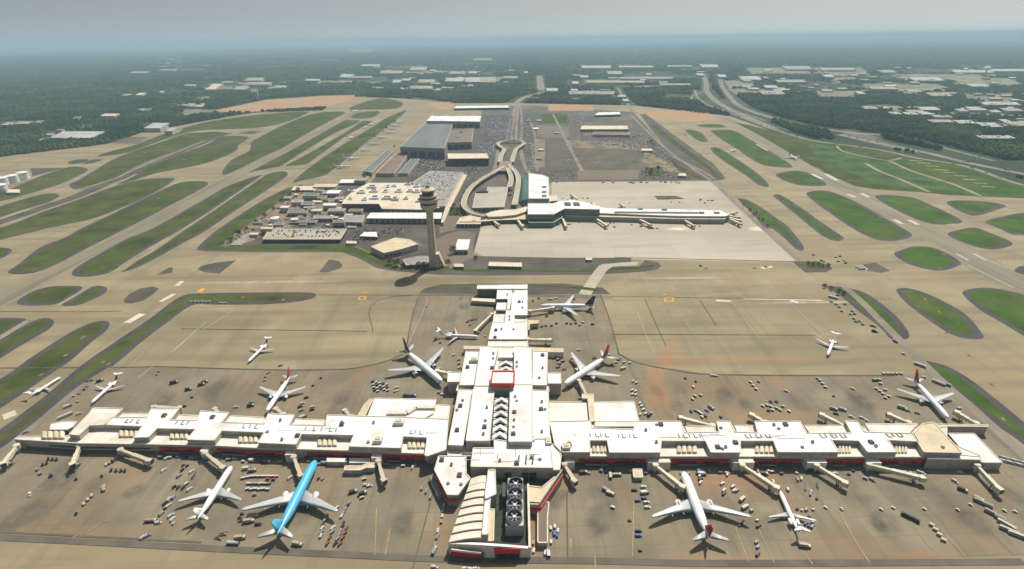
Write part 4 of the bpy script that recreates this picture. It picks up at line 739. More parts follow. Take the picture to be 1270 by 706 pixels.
    for s_ in (-1, 1):
        surf([(hx, s_*(D*.12 if kind != 'md' else .1), tz, htc, .08), (hx-th_*.72, s_*th_, tz+(th_*.1 if kind != 'md' else 0), htc*.38, .06)], wingm if kind != 'md' else body, 'tailplane')
    for gx, gy, r in [(.40*L, 0, .45), (-.02*L, D*.85, .6), (-.02*L, -D*.85, .6)]:
        mb = MB(); mb.box(gx-.15, gx+.15, gy-.15, gy+.15, .4, cz-D*.2, 'metal_grey')
        for s_ in (-.5, .5):
            for dx in ((-.8, .8) if gy and wide else (0,)): mb.rings([[(gx+dx+r*math.cos(t*.63), gy+s_+dy, r+r*math.sin(t*.63)) for t in range(10)] for dy in (-.18, .18)], 'rubber')
        mb.build('landing_gear', rt)
    rt['_L'] = L; rt['_S'] = S; return rt
PROTO = {}
def place_plane(kind, nose, tail, label, body='plane_white', fin='fin_navy', span=None, wingm='plane_wing', group=None, cat='airliner', length=None, nm='airliner', z=4.5, wsc=1.0):
    key = (kind, body, fin, wingm, nm)
    if key not in PROTO: PROTO[key] = airliner(kind, label, cat, body, fin, wingm, nm=nm); o = PROTO[key]
    else: o = copy_tree(PROTO[key])
    a = Vector(W(*nose, z)); b = Vector(W(*tail, z)); c = (a+b)/2; L = (a-b).length
    s = (length or L)/o['_L']; o.location = (c.x, c.y, .32); o.rotation_euler = (0, 0, math.atan2(a.y-b.y, a.x-b.x)); o.scale = (s, s*wsc, s)
    o['label'] = label; o['category'] = cat
    if group: o['group'] = group
    print('PLANE', label[:40], round(L, 1), 'scale', round(s, 2)); return o
PG = 'airliners parked round the concourse'
planes = [('767',(287.5,577),(245,645),'white airliner parked left of the blue one',dict(fin='plane_white')),
 ('777',(392,572),(344,668),'sky blue airliner with grey wings and white engines',dict(body='plane_blue',fin='plane_blue')),
 ('777',(847,585),(880,671),'large white airliner with long grey wings and a dark red tail base, parked front right',dict(fin='fin_red',wsc=1.16)),
 ('md',(967,605),(992,660),'small white jet with tail engines, parked nose-in at the front right',dict(fin='plane_white',wsc=1.12)),
 ('md',(74.5,465),(36,489),'white jet rolling along the taxiway at the left edge',dict(fin='plane_white')),
 ('md',(112,498),(146,468),'white jet with a dark tail behind the left tip of the concourse',dict(fin='fin_navy')),
 ('md',(307,447),(332,423),'lone white jet crossing the bare concrete up left of the concourse',dict(fin='fin_navy')),
 ('757',(330,511),(360,467),'white airliner with a bright red tail behind the left wing of the concourse',dict(fin='fin_red')),
 ('767',(549,476),(502,436),'white airliner with dark navy tail left of the central roofs',dict()),
 ('md',(594,416),(545,414),'small white jet nose-in to the left of the top arm',dict(fin='plane_white')),
 ('757',(669,380),(736,380),'white airliner with a red and navy tail right of the top arm',dict()),
 ('767',(699,479),(754,443),'white airliner with a red tail right of the central roofs',dict(fin='fin_red')),
 ('md',(1027,439),(1035,418),'lone small white jet seen nose-on on the bare concrete at the right',dict(fin='plane_white')),
 ('757',(1177,520),(1133,471),'white airliner with a dark red tail behind the right wing of the concourse',dict(fin='fin_red'))]
for kd, n_, t_, lb, kw in planes: place_plane(kd, n_, t_, lb, group=PG, **kw)
# far aircraft
for i, (x, y) in enumerate([(436,196),(451,185.5),(463,178),(472,170),(483,163.6),(486,159.2),(490,155.4),(496,151.6),(424,206)]):
    place_plane('757', (x+9, y+.2), (x-9, y), 'small far-off airliner parked in the diagonal row on the cargo apron', group='airliners in the diagonal row on the cargo apron', fin=('fin_navy' if i % 2 else 'plane_white'), length=44)
place_plane('757', (905,187.5), (915,184), 'tiny white airliner taxiing between two grass strips at the far right', fin='fin_red', length=40)
place_plane('757', (989,197.5), (978,192), 'tiny white airliner on the right runway with its tail towards the forest', fin='fin_navy', length=50)
place_plane('757', (456,156), (448,159), 'tiny white airliner, the nearer of two queuing beside the left runway', length=42)
place_plane('757', (463,152.5), (455,155), 'tiny white airliner, the farther of two queuing beside the left runway', length=42)
place_plane('757', (438,169), (430,171.5), 'tiny white airliner rolling on the taxiway behind the queue at the far left', length=42)
place_plane('757', (444,137), (437,138), 'tiny white airliner turning at the far end of the left runway', length=46)
place_plane('767', (536,142), (536,145.5), 'white airliner parked behind the left end of the white-roofed hangar', length=50)
place_plane('767', (555,143), (555,146), 'white airliner parked behind the middle of the white-roofed hangar', length=50)
for x, y, lb in [(715,274,'far concourse, first from its green glass'),(794,276,'far concourse, near its middle')]: pass

# ------------------------------------------------------------------ ground vehicles
def wheels(mb, xs, y, r=.35):
    for x in xs:
        for s_ in (-1, 1): mb.rings([[(x+r*math.cos(t*.785), s_*y+dy, r+r*math.sin(t*.785)) for t in range(8)] for dy in (-.14, .14)], 'rubber')
VP = {}
def vehicle(kind, colr):
    key = (kind, colr)
    if key in VP: return VP[key], False
    c = 'veh_'+colr; nm = {'cart': 'baggage_cart', 'tug': 'baggage_tug', 'van': 'van', 'truck': 'box_truck', 'dolly': 'container_dolly', 'fuel': 'tank_truck', 'bus': 'bus', 'car': 'car', 'cater': 'catering_truck', 'loader': 'belt_loader', 'trailer': 'trailer', 'box': 'equipment_box'}[kind]
    rt = root(nm, '', nm.replace('_', ' '))
    if kind == 'cart':
        mb = MB(); mb.box(-1.7, 1.7, -.8, .8, .45, .6, 'veh_grey'); mb.box(-1.7, -1.6, -.8, .8, .6, 1.9, c); mb.box(1.6, 1.7, -.8, .8, .6, 1.9, c); mb.box(-1.8, 1.8, -.9, .9, 1.9, 2.05, c); mb.box(-1.5, 1.5, -.6, .6, .6, 1.5, 'veh_dark'); wheels(mb, (-1.1, 1.1), .75, .28); mb.build('cart_body', rt)
    elif kind == 'dolly':
        mb = MB(); mb.box(-1.9, 1.9, -1.2, 1.2, .45, .65, 'veh_grey'); wheels(mb, (-1.3, 1.3), 1.0, .28); mb.build('flatbed', rt)
        mb = MB(); mb.prism([(-1.7, -1.1), (1.7, -1.1), (1.7, 1.1), (-1.7, 1.1)], .66, 2.3, c); mb.build('container', rt)
    elif kind == 'tug':
        mb = MB(); mb.box(-1.5, 1.5, -.8, .8, .4, 1.0, c); mb.box(.2, 1.4, -.75, .75, 1.0, 1.3, c); wheels(mb, (-1, 1), .8, .38); mb.build('body', rt); mb = MB(); mb.box(-1, .2, -.7, .7, 1.0, 1.7, 'veh_dark'); mb.box(-1.1, .3, -.8, .8, 1.75, 1.85, c); mb.build('cab', rt)
    elif kind in ('van', 'car'):
        L = 5.4 if kind == 'van' else 4.5; h = 2.2 if kind == 'van' else 1.45; mb = MB(); mb.box(-L/2, L/2, -.95, .95, .35, h*.55, c); mb.rings([[(-L/2+.1, -.9, h*.55), (L/2-1.2 if kind == 'van' else L/2-1.5, -.9, h*.55), (L/2-1.8 if kind == 'van' else L/2-2.1, -.75, h), (-L/2+.2 if kind == 'van' else -L/2+.9, -.75, h)], [(-L/2+.1, .9, h*.55), (L/2-1.2 if kind == 'van' else L/2-1.5, .9, h*.55), (L/2-1.8 if kind == 'van' else L/2-2.1, .75, h), (-L/2+.2 if kind == 'van' else -L/2+.9, .75, h)]], c); wheels(mb, (-L*.3, L*.3), .85, .36); mb.build('body', rt)
        mb = MB(); mb.add([(L/2-1.15, -.8, h*.58), (L/2-1.15, .8, h*.58), (L/2-1.7, .7, h*.96), (L/2-1.7, -.7, h*.96)], [(0, 1, 2, 3)], 'glass') if kind == 'van' else mb.add([(L/2-1.45, -.8, h*.58), (L/2-1.45, .8, h*.58), (L/2-2.0, .7, h*.96), (L/2-2.0, -.7, h*.96)], [(0, 1, 2, 3)], 'glass'); mb.build('windscreen', rt)
    elif kind in ('truck', 'cater', 'fuel', 'bus', 'trailer'):
        L = {'truck': 7.5, 'cater': 9, 'fuel': 10, 'bus': 12, 'trailer': 13}[kind]; mb = MB(); mb.box(-L/2, L/2, -1.1, 1.1, .5, .8, 'veh_dark'); wheels(mb, (-L*.33, -L*.22, L*.36), 1.05, .48); mb.build('chassis', rt)
        if kind == 'fuel': mb = MB(); mb.xcyl([(-L/2, 1.0), (-L/2+.3, 1.25), (L/2-2.8, 1.25), (L/2-2.5, 1.0)], 0, 2.1, c, 12); mb.build('tank', rt)
        elif kind in ('bus', 'trailer'): mb = MB(); mb.box(-L/2, L/2, -1.25, 1.25, .8, 3.1, c); mb.box(-L*.4, L*.4, -1.0, 1.0, 3.1, 3.3, c); mb.build('body', rt); mb = MB(); mb.box(-L/2+.5, L/2-.4, -1.3, 1.3, 1.8, 2.6, 'glass'); mb.build('window_row', rt) if kind == 'bus' else None
        else: mb = MB(); mb.box(-L/2, L/2-2.3, -1.25, 1.25, .82, 3.6 if kind == 'cater' else 3.1, c); mb.box(-L/2, -L/2+.1, -1.1, 1.1, .9, 3, 'veh_grey'); mb.build('cargo_box', rt)
        if kind not in ('bus', 'trailer'):
            mb = MB(); mb.rings([[(L/2-2.1, y, .8), (L/2, y, .8), (L/2, y, 1.7), (L/2-.5, y, 2.6), (L/2-2.1, y, 2.6)] for y in (-1.15, 1.15)], 'veh_white' if colr != 'white' else 'veh_grey'); mb.add([(L/2+.03, -1, 1.75), (L/2+.03, 1, 1.75), (L/2-.42, 1, 2.5), (L/2-.42, -1, 2.5)], [(0, 1, 2, 3)], 'glass'); mb.build('cab', rt)
    elif kind == 'loader':
        mb = MB(); mb.box(-2, 2, -1, 1, .4, 1.1, c); wheels(mb, (-1.4, 1.4), .95, .4); mb.build('body', rt); mb = MB(); mb.beam((-3.5, 0, .9), (4, 0, 2.8), .9, .3, 'veh_dark'); mb.build('conveyor', rt)
    elif kind == 'box': mb = MB(); mb.box(-2.2, 2.2, -1.2, 1.2, .25, 2.2, c); mb.box(-2.0, 1.0, -1.0, 1.0, 2.2, 2.5, 'veh_grey'); mb.box(-2.3, 2.3, -.9, .9, .05, .25, 'veh_dark'); mb.build('housing', rt)
    VP[key] = rt; return rt, True
KW = {'cart': 'baggage cart', 'tug': 'baggage tug', 'van': 'van', 'truck': 'box truck', 'dolly': 'container dolly', 'fuel': 'tank truck', 'bus': 'long bus', 'car': 'car', 'cater': 'tall catering truck', 'loader': 'belt loader', 'trailer': 'long trailer', 'box': 'ground equipment box'}
CAT = dict(KW); CAT.update(bus='bus', cater='catering truck', trailer='trailer', box='equipment box')
def V(kind, colr, x, y, hd, where, s=.78):
    rt, first = vehicle(kind, colr); o = rt if first else copy_tree(rt)
    wx, wy = W(x, y, 1); o.location = (wx, wy, .09); o.rotation_euler = (0, 0, math.radians(hd)); o.scale = (s, s, s)
    cn = {'dark': 'dark', 'grey': 'grey'}.get(colr, colr)
    o['label'] = cn+' '+KW[kind]+' '+where; o['category'] = CAT[kind]; kp = KW[kind]; kp = kp[:-5]+'dollies' if kp.endswith('dolly') else kp+('es' if kp[-1] in 'sx' else 's'); o['group'] = kp+' '+where.replace('alone ', '')
    return o
CL = [
 ('on the apron below the left end of the concourse', -50, [('van','white',36.5,613),('cart','cream',114,614.5),('cart','cream',109,619.5),('cart','cream',104,625),('tug','dark',94,637),('truck','tan',129,606),('cart','dark',138,583),('cart','dark',144,583.4),('cart','dark',150,583.6),('cart','dark',155,583.6),('tug','dark',126,590),('cart','dark',60,569),('cart','dark',65,569.4),('cart','dark',70,569.6),('cart','dark',53,576),('cart','dark',58,574),('cart','dark',139,572),('cart','grey',136,574),('loader','grey',142,570),('cart','cream',132,576),('tug','dark',84,590),('tug','dark',94,594),('cart','grey',46,582),('dolly','dark',63,590),('dolly','grey',50,587)]),
 ('in the cluster by the front-left white airliner', 70, [('van','white',203,583),('van','white',207,568),('tug','dark',227,577),('tug','dark',232,577.5),('cart','dark',226,583),('van','white',238,584.5),('loader','grey',240,591),('box','grey',222,590),('cart','white',231,600),('cart','dark',216,604),('cart','dark',221,604.6),('cart','dark',227,605),('van','white',235,606.5),('van','white',210,618.5),('dolly','grey',215,617),('van','dark',205,624),('van','white',209,627),('tug','dark',204,631),('van','white',212,639),('van','white',214,643.5),('tug','white',215,649),('box','tan',200,637)]),
 ('left of the tail of the front-left white airliner', 0, [('fuel','tan',187,646),('van','white',196,648)]),
 ('alone below the tank truck at the lower left', 50, [('van','white',178,665.5),('van','grey',182.5,664.5)]),
 ('between the two airliners at the lower left', 8, [('truck','white',306,581),('truck','grey',313,583.5)]+[('cart','white',301+5.2*i,593-2.5*math.sin(min(1,i/3)*1.5)) for i in range(9)]+[('cart','tan' if i % 3 else 'white',308+5*i,599.6) for i in range(6)]+[('cart','white',307+5*i,606.2+(.6 if i%2 else 0)) for i in range(6)]+[('cart','red',332,594),('cart','red',339,594.6),('cart','red',334,599),('dolly','grey',316,613)]),
 ('behind the left wing of the blue airliner', 0, [('cater','tan',314,640),('cater','tan',309,646.5),('tug','dark',300,637),('tug','dark',297,642),('van','dark',320,650)]),
 ('left of the tail of the blue airliner', 0, [('cater','tan',298,667),('fuel','white',289,674),('loader','cream',277,662),('loader','cream',271,667)]),
 ('behind the right tailplane of the blue airliner', -4, [('cater','tan',369,675)]),
 ('beside the nose of the blue airliner', 65, [('van','white',360,592),('tug','dark',395,593.4),('tug','grey',400,594),('loader','grey',384,592)]),
 ('on the open apron right of the blue airliner', 20, [('van','white',454,601),('van','white',458,602.5),('truck','dark',438,610),('truck','dark',450,612),('cart','cream',449,617),('cart','cream',452,594)]),
 ('off the right wing tip of the blue airliner', 70, [('cart','grey',433,624),('cart','dark',431,627),('cart','grey',428.6,631),('cart','grey',426,636),('cart','white',424,640),('cart','white',418,629.6),('cart','grey',405,640),('cart','grey',403,645),('cart','dark',400.6,650),('cart','white',399.6,655),('cart','grey',398.6,660),('cart','white',398,664.6),('van','white',413,654.6),('cart','grey',412,659.6),('cart','red',409,667),('cart','red',406,674),('cart','dark',426,649),('cart','dark',424.6,653),('cart','grey',422.6,658),('cart','grey',420.6,663),('cart','grey',418.6,668),('cart','dark',416,674),('cart','red',430,655),('cart','red',427.6,661),('cart','red',425,667),('cart','red',421.6,674.6)]),
 ('in the file along the left side of the curved hall', 80, [('van','white',512,579),('van','grey',515.6,575.4),('van','grey',523,605),('van','grey',529,609),('van','grey',534,616),('cart','white',550.6,627),('cart','grey',549.6,633),('cart','white',548.6,640),('cart','grey',547.4,646.6),('van','white',543,658),('van','grey',542.4,665),('van','grey',540,675),('truck','grey',539,683)]),
 ('at the bottom edge below the curved hall', 0, [('van','white',539,703),('van','white',577,705),('van','white',584,705.6),('van','white',590,705)]),
 ('beside the brown-roofed annex of the curved hall', 85, [('cart','white',683,655),('van','blue',687,661),('van','blue',691,663),('cart','white',688,653),('cart','white',692,658),('van','white',676,685),('truck','white',680,686),('cart','white',662,683),('cart','grey',661.6,673),('cart','white',683.6,672)]),
 ('parked under the concourse just right of the centre', 88, [('van','blue',746,583),('van','blue',751,583.4),('truck','cream',757,590)]),
 ('alone on the stained apron right of the centre', -30, [('truck','grey',752,608),('truck','cream',757,612),('cart','white',760,629)]),
 ('in the double file left of the large grey-winged airliner', 0, [('fuel','cream',764,589),('van','dark',787,607.6),('van','white',798,603.6),('truck','white',799.6,611),('van','blue',791,620.6),('van','dark',799,618),('van','white',801.6,622.6),('van','white',803,629),('van','dark',792,658),('van','blue',792,664),('tug','dark',794,682),('tug','dark',781,645)]),
 ('between the large grey-winged airliner and the small jet', 40, [('van','blue',867,583),('van','white',868,589.6),('van','white',869,598),('van','dark',869,594),('van','white',896,599.4),('van','white',898,607.6),('van','dark',898,612),('van','white',909,603),('van','white',911,608),('van','grey',914,608),('truck','cream',920.6,619),('truck','cream',924,629),('dolly','grey',932,633),('loader','dark',919,650),('tug','white',939,645),('van','dark',941,652),('cart','grey',938,672),('cart','grey',940,678),('van','dark',940,687),('cart','white',902,588.6)]),
 ('round the nose of the small jet at the front right', 70, [('van','white',959,597),('dolly','cream',977,607),('van','grey',940,584),('van','white',942,588),('van','grey',989,594),('van','white',994,593),('loader','grey',999,605),('van','grey',1005,612),('tug','white',1006,609),('tug','dark',1013,618),('loader','dark',1014,602)]),
 ('round the right wing of the small jet at the front right', 40, [('tug','dark',989,631),('tug','white',994.6,632.4),('cart','grey',1000,632),('tug','white',1008.6,631.6),('tug','blue',1004,640),('tug','blue',1003,652),('tug','white',1008,647),('cart','blue',999,649),('cart','grey',1007,653)]),
 ('behind the tail of the small jet at the front right', 0, [('cater','tan',998,677)]),
 ('scattered on the open apron at the lower right', -50, [('van','white',1144,586.6),('van','white',1184.6,596.6),('truck','dark',1194,607.4),('cart','grey',1073,593),('van','grey',1082,595),('tug','white',1024,629),('tug','white',1044,631),('tug','white',1093,631.4),('tug','white',1108,629.4),('tug','white',1147,631),('tug','white',1188,632),('tug','white',1204,625.6),('tug','white',1246,633),('tug','white',1259,634),('trailer','dark',1129,642)]),
 ('in the file of buses and trailers at the lower right edge', -48, [('truck','green',1214,619),('trailer','grey',1219,624),('truck','green',1223,626),('trailer','grey',1233,638),('truck','green',1240,642.6),('bus','white',1248,651),('bus','cream',1251,658),('bus','white',1262,664)]),
 ('in the short row at the lower right', -42, [('dolly','cream',1155.6,651),('dolly','cream',1160,656.6),('dolly','cream',1165,663),('dolly','cream',1170,669.6)]),
 ('crowded beside the right tip of the concourse', -35, [('van','white' if i % 3 else 'grey',1243+3.6*(i % 8)+ (1.5 if i//8 else 0),567+ .9*(i % 8)+4.2*(i//8)) for i in range(16)]),
 ('in the rows behind the right wing of the concourse', -35, [('cart','white',1017,471.6),('cart','white',1020,475.6),('cart','white',1023.6,480),('van','white',1058,482),('cart','white',1087,482),('cart','white',1091,485),('cart','white',1095,488.4),('cart','white',1098,493.4),('cart','white',1098,483.4),('cart','white',1102,491.4),('cart','white',1092,475.6),('tug','dark',1034,491),('truck','grey',1034,507),('truck','grey',1045,508),('van','dark',1037,513),('van','white',1056,516.6),('van','white',1069,518),('tug','white',1075,521),('cater','green',1119,506),('van','grey',1138,512),('van','grey',1126,509)]),
 ('in the row on the taxi line behind the right wing', 0, [('dolly','cream',1096+5.4*i,463.4) for i in range(5)]),
 ('alone near the dark-red-tailed airliner at the right', 0, [('fuel','green',1087,471.4),('van','white',1146,467.6),('van','white',1190,506)]),
 ('on the perimeter road beside the right grass strip', -47, [('van','white',1121,438.6),('bus','white',1141,453),('trailer','cream',1164,475),('trailer','grey',1171,476),('van','cream',1109.6,421.6),('van','dark',1111,424)]),
 ('along the near edge of the right grass island', -38, [('trailer','white',1033,369),('box','cream',1031,374),('box','white',1037,377),('box','cream',1041,380.6),('box','white',1044,385.6),('box','grey',1048,377),('box','white',1057,385.4),('box','cream',1055,389.6),('box','cream',1059,395),('box','grey',1062,398.6),('box','cream',1066,398),('box','cream',1070,402),('truck','green',1083,404),('truck','dark',1085,411),('box','dark',1039,366),('box','grey',1060,389)]),
 ('on the concrete by the small dark island at the right', 10, [('van','cream',1037,318.6),('van','dark',1042,317.6),('van','cream',1047,323),('van','dark',1049,326),('van','grey',1040,324),('van','dark',1019,323),('van','cream',1022,324.6),('trailer','white',1066,331.6),('trailer','white',1069,333.6),('van','dark',1009,316)]),
 ('in the cluster right of the top red-tailed airliner', 20, [('cart','cream',764,449.4),('cart','grey',769,444.6),('cart','cream',774,449.4),('cart','cream',781,450),('truck','cream',773,457),('van','grey',767,446),('cart','grey',759,452),('cart','cream',755,440)]),
 ('in the small cluster above the right white annex', 40, [('cart','white',785,472.6),('cart','white',789,474.6),('cart','white',784,484),('cart','white',788,485),('cart','white',784.6,489),('cart','white',788.6,489.6),('cart','white',793.6,500),('cart','white',795.6,503.6),('cart','white',798,508),('cart','white',800.6,513),('cart','cream',794,514),('truck','dark',806,514)]),
 ('on the taxi line above the right wing of the concourse', 0, [('van','white',884,465.4),('van','white',888,466)]),
 ('in the ragged row above the right wing near the rust stain', -60, [('tug','dark',850,469),('tug','dark',863,473),('cart','white',860,480),('cart','cream',859,495),('cart','cream',862,491),('cart','cream',869,490),('cart','dark',857,510),('cart','grey',863,509),('cart','white',867,511),('cart','white',870,513),('cart','white',870.6,517),('cart','dark',875,516),('truck','grey',882,505.6),('van','grey',877,509),('cart','dark',894,517)]),
 ('in the group above the right wing between two jet bridges', -50, [('cart','white',931,474),('cart','white',934,478),('cart','white',937.6,482.4),('cart','grey',941,473),('cart','white',946,503.4),('cart','cream',951,502.4),('cart','white',956,504),('cart','white',958,508.6),('cart','dark',953,509),('cart','cream',963,506),('cart','cream',967.6,508.6),('cart','cream',971,504),('cart','dark',956,498),('cart','dark',963,498),('van','white',975.6,485),('cart','white',978.6,510),('van','grey',1015,470)]),
 ('left of the top arm of the concourse', 30, [('loader','dark',580,399),('loader','dark',585,397),('loader','grey',590,396),('tug','dark',583,403),('van','white',563,440),('cart','grey',569,446),('cart','grey',569,451),('cart','cream',569.6,456),('van','white',545,457),('tug','dark',546,425),('tug','white',602,417),('tug','grey',571,370),('tug','grey',529,380)]),
 ('right of the top arm of the concourse', 0, [('van','white',681,371),('van','white',684.6,371),('van','white',690,370),('cart','dark',661,373),('cart','dark',668,370),('cart','dark',712,371),('cart','white',663,403.4),('cart','dark',672,405),('cart','dark',677,404),('cart','dark',684,404),('cart','dark',690,401),('cart','dark',703,401),('cart','dark',708,401.6),('cart','dark',714,401),('cart','white',723,399.6),('van','dark',735,402),('van','dark',664,407),('cart','grey',719,403),('dolly','dark',678,392)]),
 ('between the central roofs and the red-tailed airliner', 20, [('box','dark',687,444),('box','dark',692,446),('box','red',694,451),('box','red',692,455),('box','dark',698,448),('loader','grey',700,458),('van','cream',718,434),('van','white',710,444),('loader','dark',737,444),('loader','dark',735,455),('van','grey',720,494)]),
 ('in the cluster of white specks left of the central roofs', 30, [('cart','white' if i % 3 else 'dark',462+4.3*(i % 5)+(i//5)*.8,473.4+3.6*(i//5)+.9*(i % 5)) for i in range(17)]+[('van','white',492,480.6),('van','white',491,485)]),
 ('just above the left white annex', 5, [('fuel','blue',511,491),('truck','dark',504,491),('van','white',549,489),('van','grey',545,487)]),
 ('round the nose of the red-tailed airliner on the left', 20, [('van','white',293,504.6),('truck','dark',311,503),('van','white',375,500),('van','dark',372,504.4),('van','white',388,504.4),('van','grey',374,508.6),('van','dark',387,508),('truck','white',376,517),('van','dark',380,493),('tug','grey',332,462.6),('tug','grey',329,467),('tug','grey',328,471.6),('tug','grey',334,461),('van','grey',348,453),('tug','dark',398,468.6),('tug','dark',388,478)]),
 ('round the white jet at the left tip of the concourse', 40, [('truck','white',84,504),('trailer','white',81,516),('van','cream',98,513),('tug','dark',108,472.6),('tug','dark',113,471.6),('truck','dark',124,472.6),('tug','grey',108,479),('tug','dark',104,483),('tug','grey',98,488),('tug','cream',91,491),('tug','cream',96,498),('van','grey',32,536)]),
 ('scattered on the apron above the left wing of the concourse', 20, [('cater','dark',216,474.6),('tug','grey',197,460.4),('tug','grey',194,464.4),('truck','dark',234,483),('tug','dark',238,492.6),('van','dark',228,504),('truck','dark',250,477),('truck','dark',254,474),('van','dark',312,500)]),
 ('in the white row beside the long left grass strip', 5, [('box','white',236+4.6*i,374.4-.3*(i % 2)) for i in range(6)]+[('van','white',274,375.6),('van','white',279,375.6)]),
 ('on the taxiway below the far concourse apron', 0, [('van','dark',869,329.6),('van','white',876,332),('van','dark',950,331),('van','white',936,332)])]
und = []
r2 = random.Random(5)
CL.append(('by the gates of the far terminal concourse', 0, [(r2.choice(['van', 'truck', 'cart', 'van']), r2.choice(['dark', 'grey', 'dark', 'cream', 'grey']), r2.uniform(612, 925), r2.choice([r2.uniform(275, 284), r2.uniform(272, 279), r2.uniform(245, 252)])) for i in range(44)]))
CL.append(('along the top edge of the far apron', 0, [(r2.choice(['van', 'truck']), r2.choice(['dark', 'grey', 'white']), r2.uniform(690, 885), r2.uniform(225.4, 227)) for i in range(16)]))
for x in list(range(196, 350, 6))+list(range(384, 524, 6)): und.append((x, 2.5+3.5*random.random()+np.interp(x, [168, 320, 526], [562, 567, 574]), 'left'))
for x in list(range(716, 810, 7))+list(range(834, 1070, 6))+list(range(1086, 1205, 7)): und.append((x, 583+5*random.random(), 'right'))
for sd_ in ('left', 'right'):
    CL.append(('at the foot of the '+sd_+' front wall of the concourse', 0, [(random.choice(['van', 'tug', 'cart', 'cart', 'truck', 'van']), random.choice(['grey', 'white', 'dark', 'dark', 'grey', 'cream']), x+random.uniform(-3, 3), y) for x, y, q in und if q == sd_ and random.random() < .62]))
nveh = 0
for where, hd, items in CL:
    for it in items:
        V(it[0], it[1], it[2], it[3], hd+random.uniform(-12, 12), where); nveh += 1
print('VEH', nveh)
# ------------------------------------------------------------------ far terminal and its surroundings
def zfor(X, Y, py):
    lo, hi = 0, 250
    for _ in range(40):
        m_ = (lo+hi)/2
        if PX(X, Y, m_)[1] > py: lo = m_
        else: hi = m_
    return lo
# control tower
mat('garage_roof', (0.4, 0.36, 0.3), 0.8, scale=0.04, detail=5)
tx, ty = W(538, 330); z1 = zfor(tx, ty, 262); z2 = zfor(tx, ty, 228)
ct = root('control_tower', 'tall pale concrete control tower with stacked round galleries and dark glass cab', 'control tower', (tx, ty, 0))
H1 = z1; HT = z2; print('TOWER', H1, HT, tx, ty)
mb = MB(); mb.rings([[(a*w_, b*w_, z) for a, b in ((-1, -1), (1, -1), (1, 1), (-1, 1))] for z, w_ in ((0, 5.7), (12, 5.0), (H1*.6, 4.4), (H1+4, 4.0))], 'tower_concrete'); mb.box(-1.0, 1.0, -5.3, -4.2, 0, H1*.9, 'roof_tan'); mb.build('shaft', ct)
hh = HT-H1; zz = H1
mb = MB(); mb.cyl(0, 0, [(zz, 5.2), (zz+hh*.14, 10.73), (zz+hh*.2, 11.53), (zz+hh*.28, 11.53)], 'tower_concrete', 28); mb.build('lower_gallery', ct)
mb = MB(); mb.cyl(0, 0, [(zz+hh*.281, 10.40), (zz+hh*.36, 10.40)], 'glass', 28); mb.cyl(0, 0, [(zz+hh*.361, 12.20), (zz+hh*.42, 13.11), (zz+hh*.48, 13.11)], 'tower_concrete', 28); mb.build('middle_gallery', ct)
mb = MB(); mb.cyl(0, 0, [(zz+hh*.481, 9.94), (zz+hh*.54, 9.27)], 'wall_dark', 28); mb.cyl(0, 0, [(zz+hh*.541, 11.53), (zz+hh*.6, 11.75)], 'roof_tan', 28); mb.build('upper_gallery', ct)
mb = MB(); mb.cyl(0, 0, [(zz+hh*.601, 7.68), (zz+hh*.76, 8.81)], 'glass', 16); cb = mb.build('cab', ct)
mb = MB(); mb.cyl(0, 0, [(zz+hh*.761, 9.72), (zz+hh*.8, 9.72), (zz+hh*.86, 5.65)], 'roof_tan', 24); mb.cyl(0, 0, [(zz+hh*.86, 3.39), (zz+hh*.95, 2.71)], 'metal_grey', 14); mb.build('cab_roof', cb)
mb = MB()
for a, b, h in ((1, 1, 9), (-1.2, .4, 7), (.4, -1.3, 6)): mb.cyl(a, b, [(zz+hh*.94, 0.25), (zz+hh*.94+h, .1)], 'metal_grey', 6)
mb.build('antenna', ct)
mb = MB(); mb.box(4, 9, -7, 3, 0, 20, 'roof_tan'); mb.add([(9, -7, 20), (9, 3, 20), (16, 3, 0), (16, -7, 0)], [(0, 1, 2, 3)], 'roof_tan'); mb.build('buttress', ct)
building('tower_base', 'brown angular building at the foot of the control tower, left side', 'building', [(460,306),(490,295),(508,297),(518,303),(498,309),(476,314)], 9, 'roof_tan', win=(6, 2, 5, 'glass'))
building('equipment_building', 'long low tan annex just left of the foot of the control tower', 'building', [(500,322),(520,318),(534,318),(534,327),(504,329)], 5, 'roof_grey', win=(6, 1, 3, 'glass'))
building('guard_shed', 'small tan shed on bare soil right of the foot of the control tower', 'shed', [(563,327.5),(574,327.5),(575,331),(564,331)], 4, 'roof_tan', win=(3, 1, 3, 'glass'))
building('white_roofed_depot', 'bright white-roofed depot on bare soil right of the control tower', 'building', [(568,297),(583,297),(580,310),(564,310)], 7, 'roof_white', win=(5, 1, 4, 'glass'))
building('long_shed', 'long narrow white shed sunk in the dark strip below the far apron', 'shed', [(607,325),(647,326),(647,331),(606,330)], 4, 'roof_cream', win=(5, 1, 3, 'glass'))
building('small_kiosk', 'tiny white kiosk in the dark strip below the far apron', 'kiosk', [(727,319.5),(734,319.5),(734,322.5),(727,322.5)], 3, 'roof_cream', win=(2, 1, 2, 'glass'))
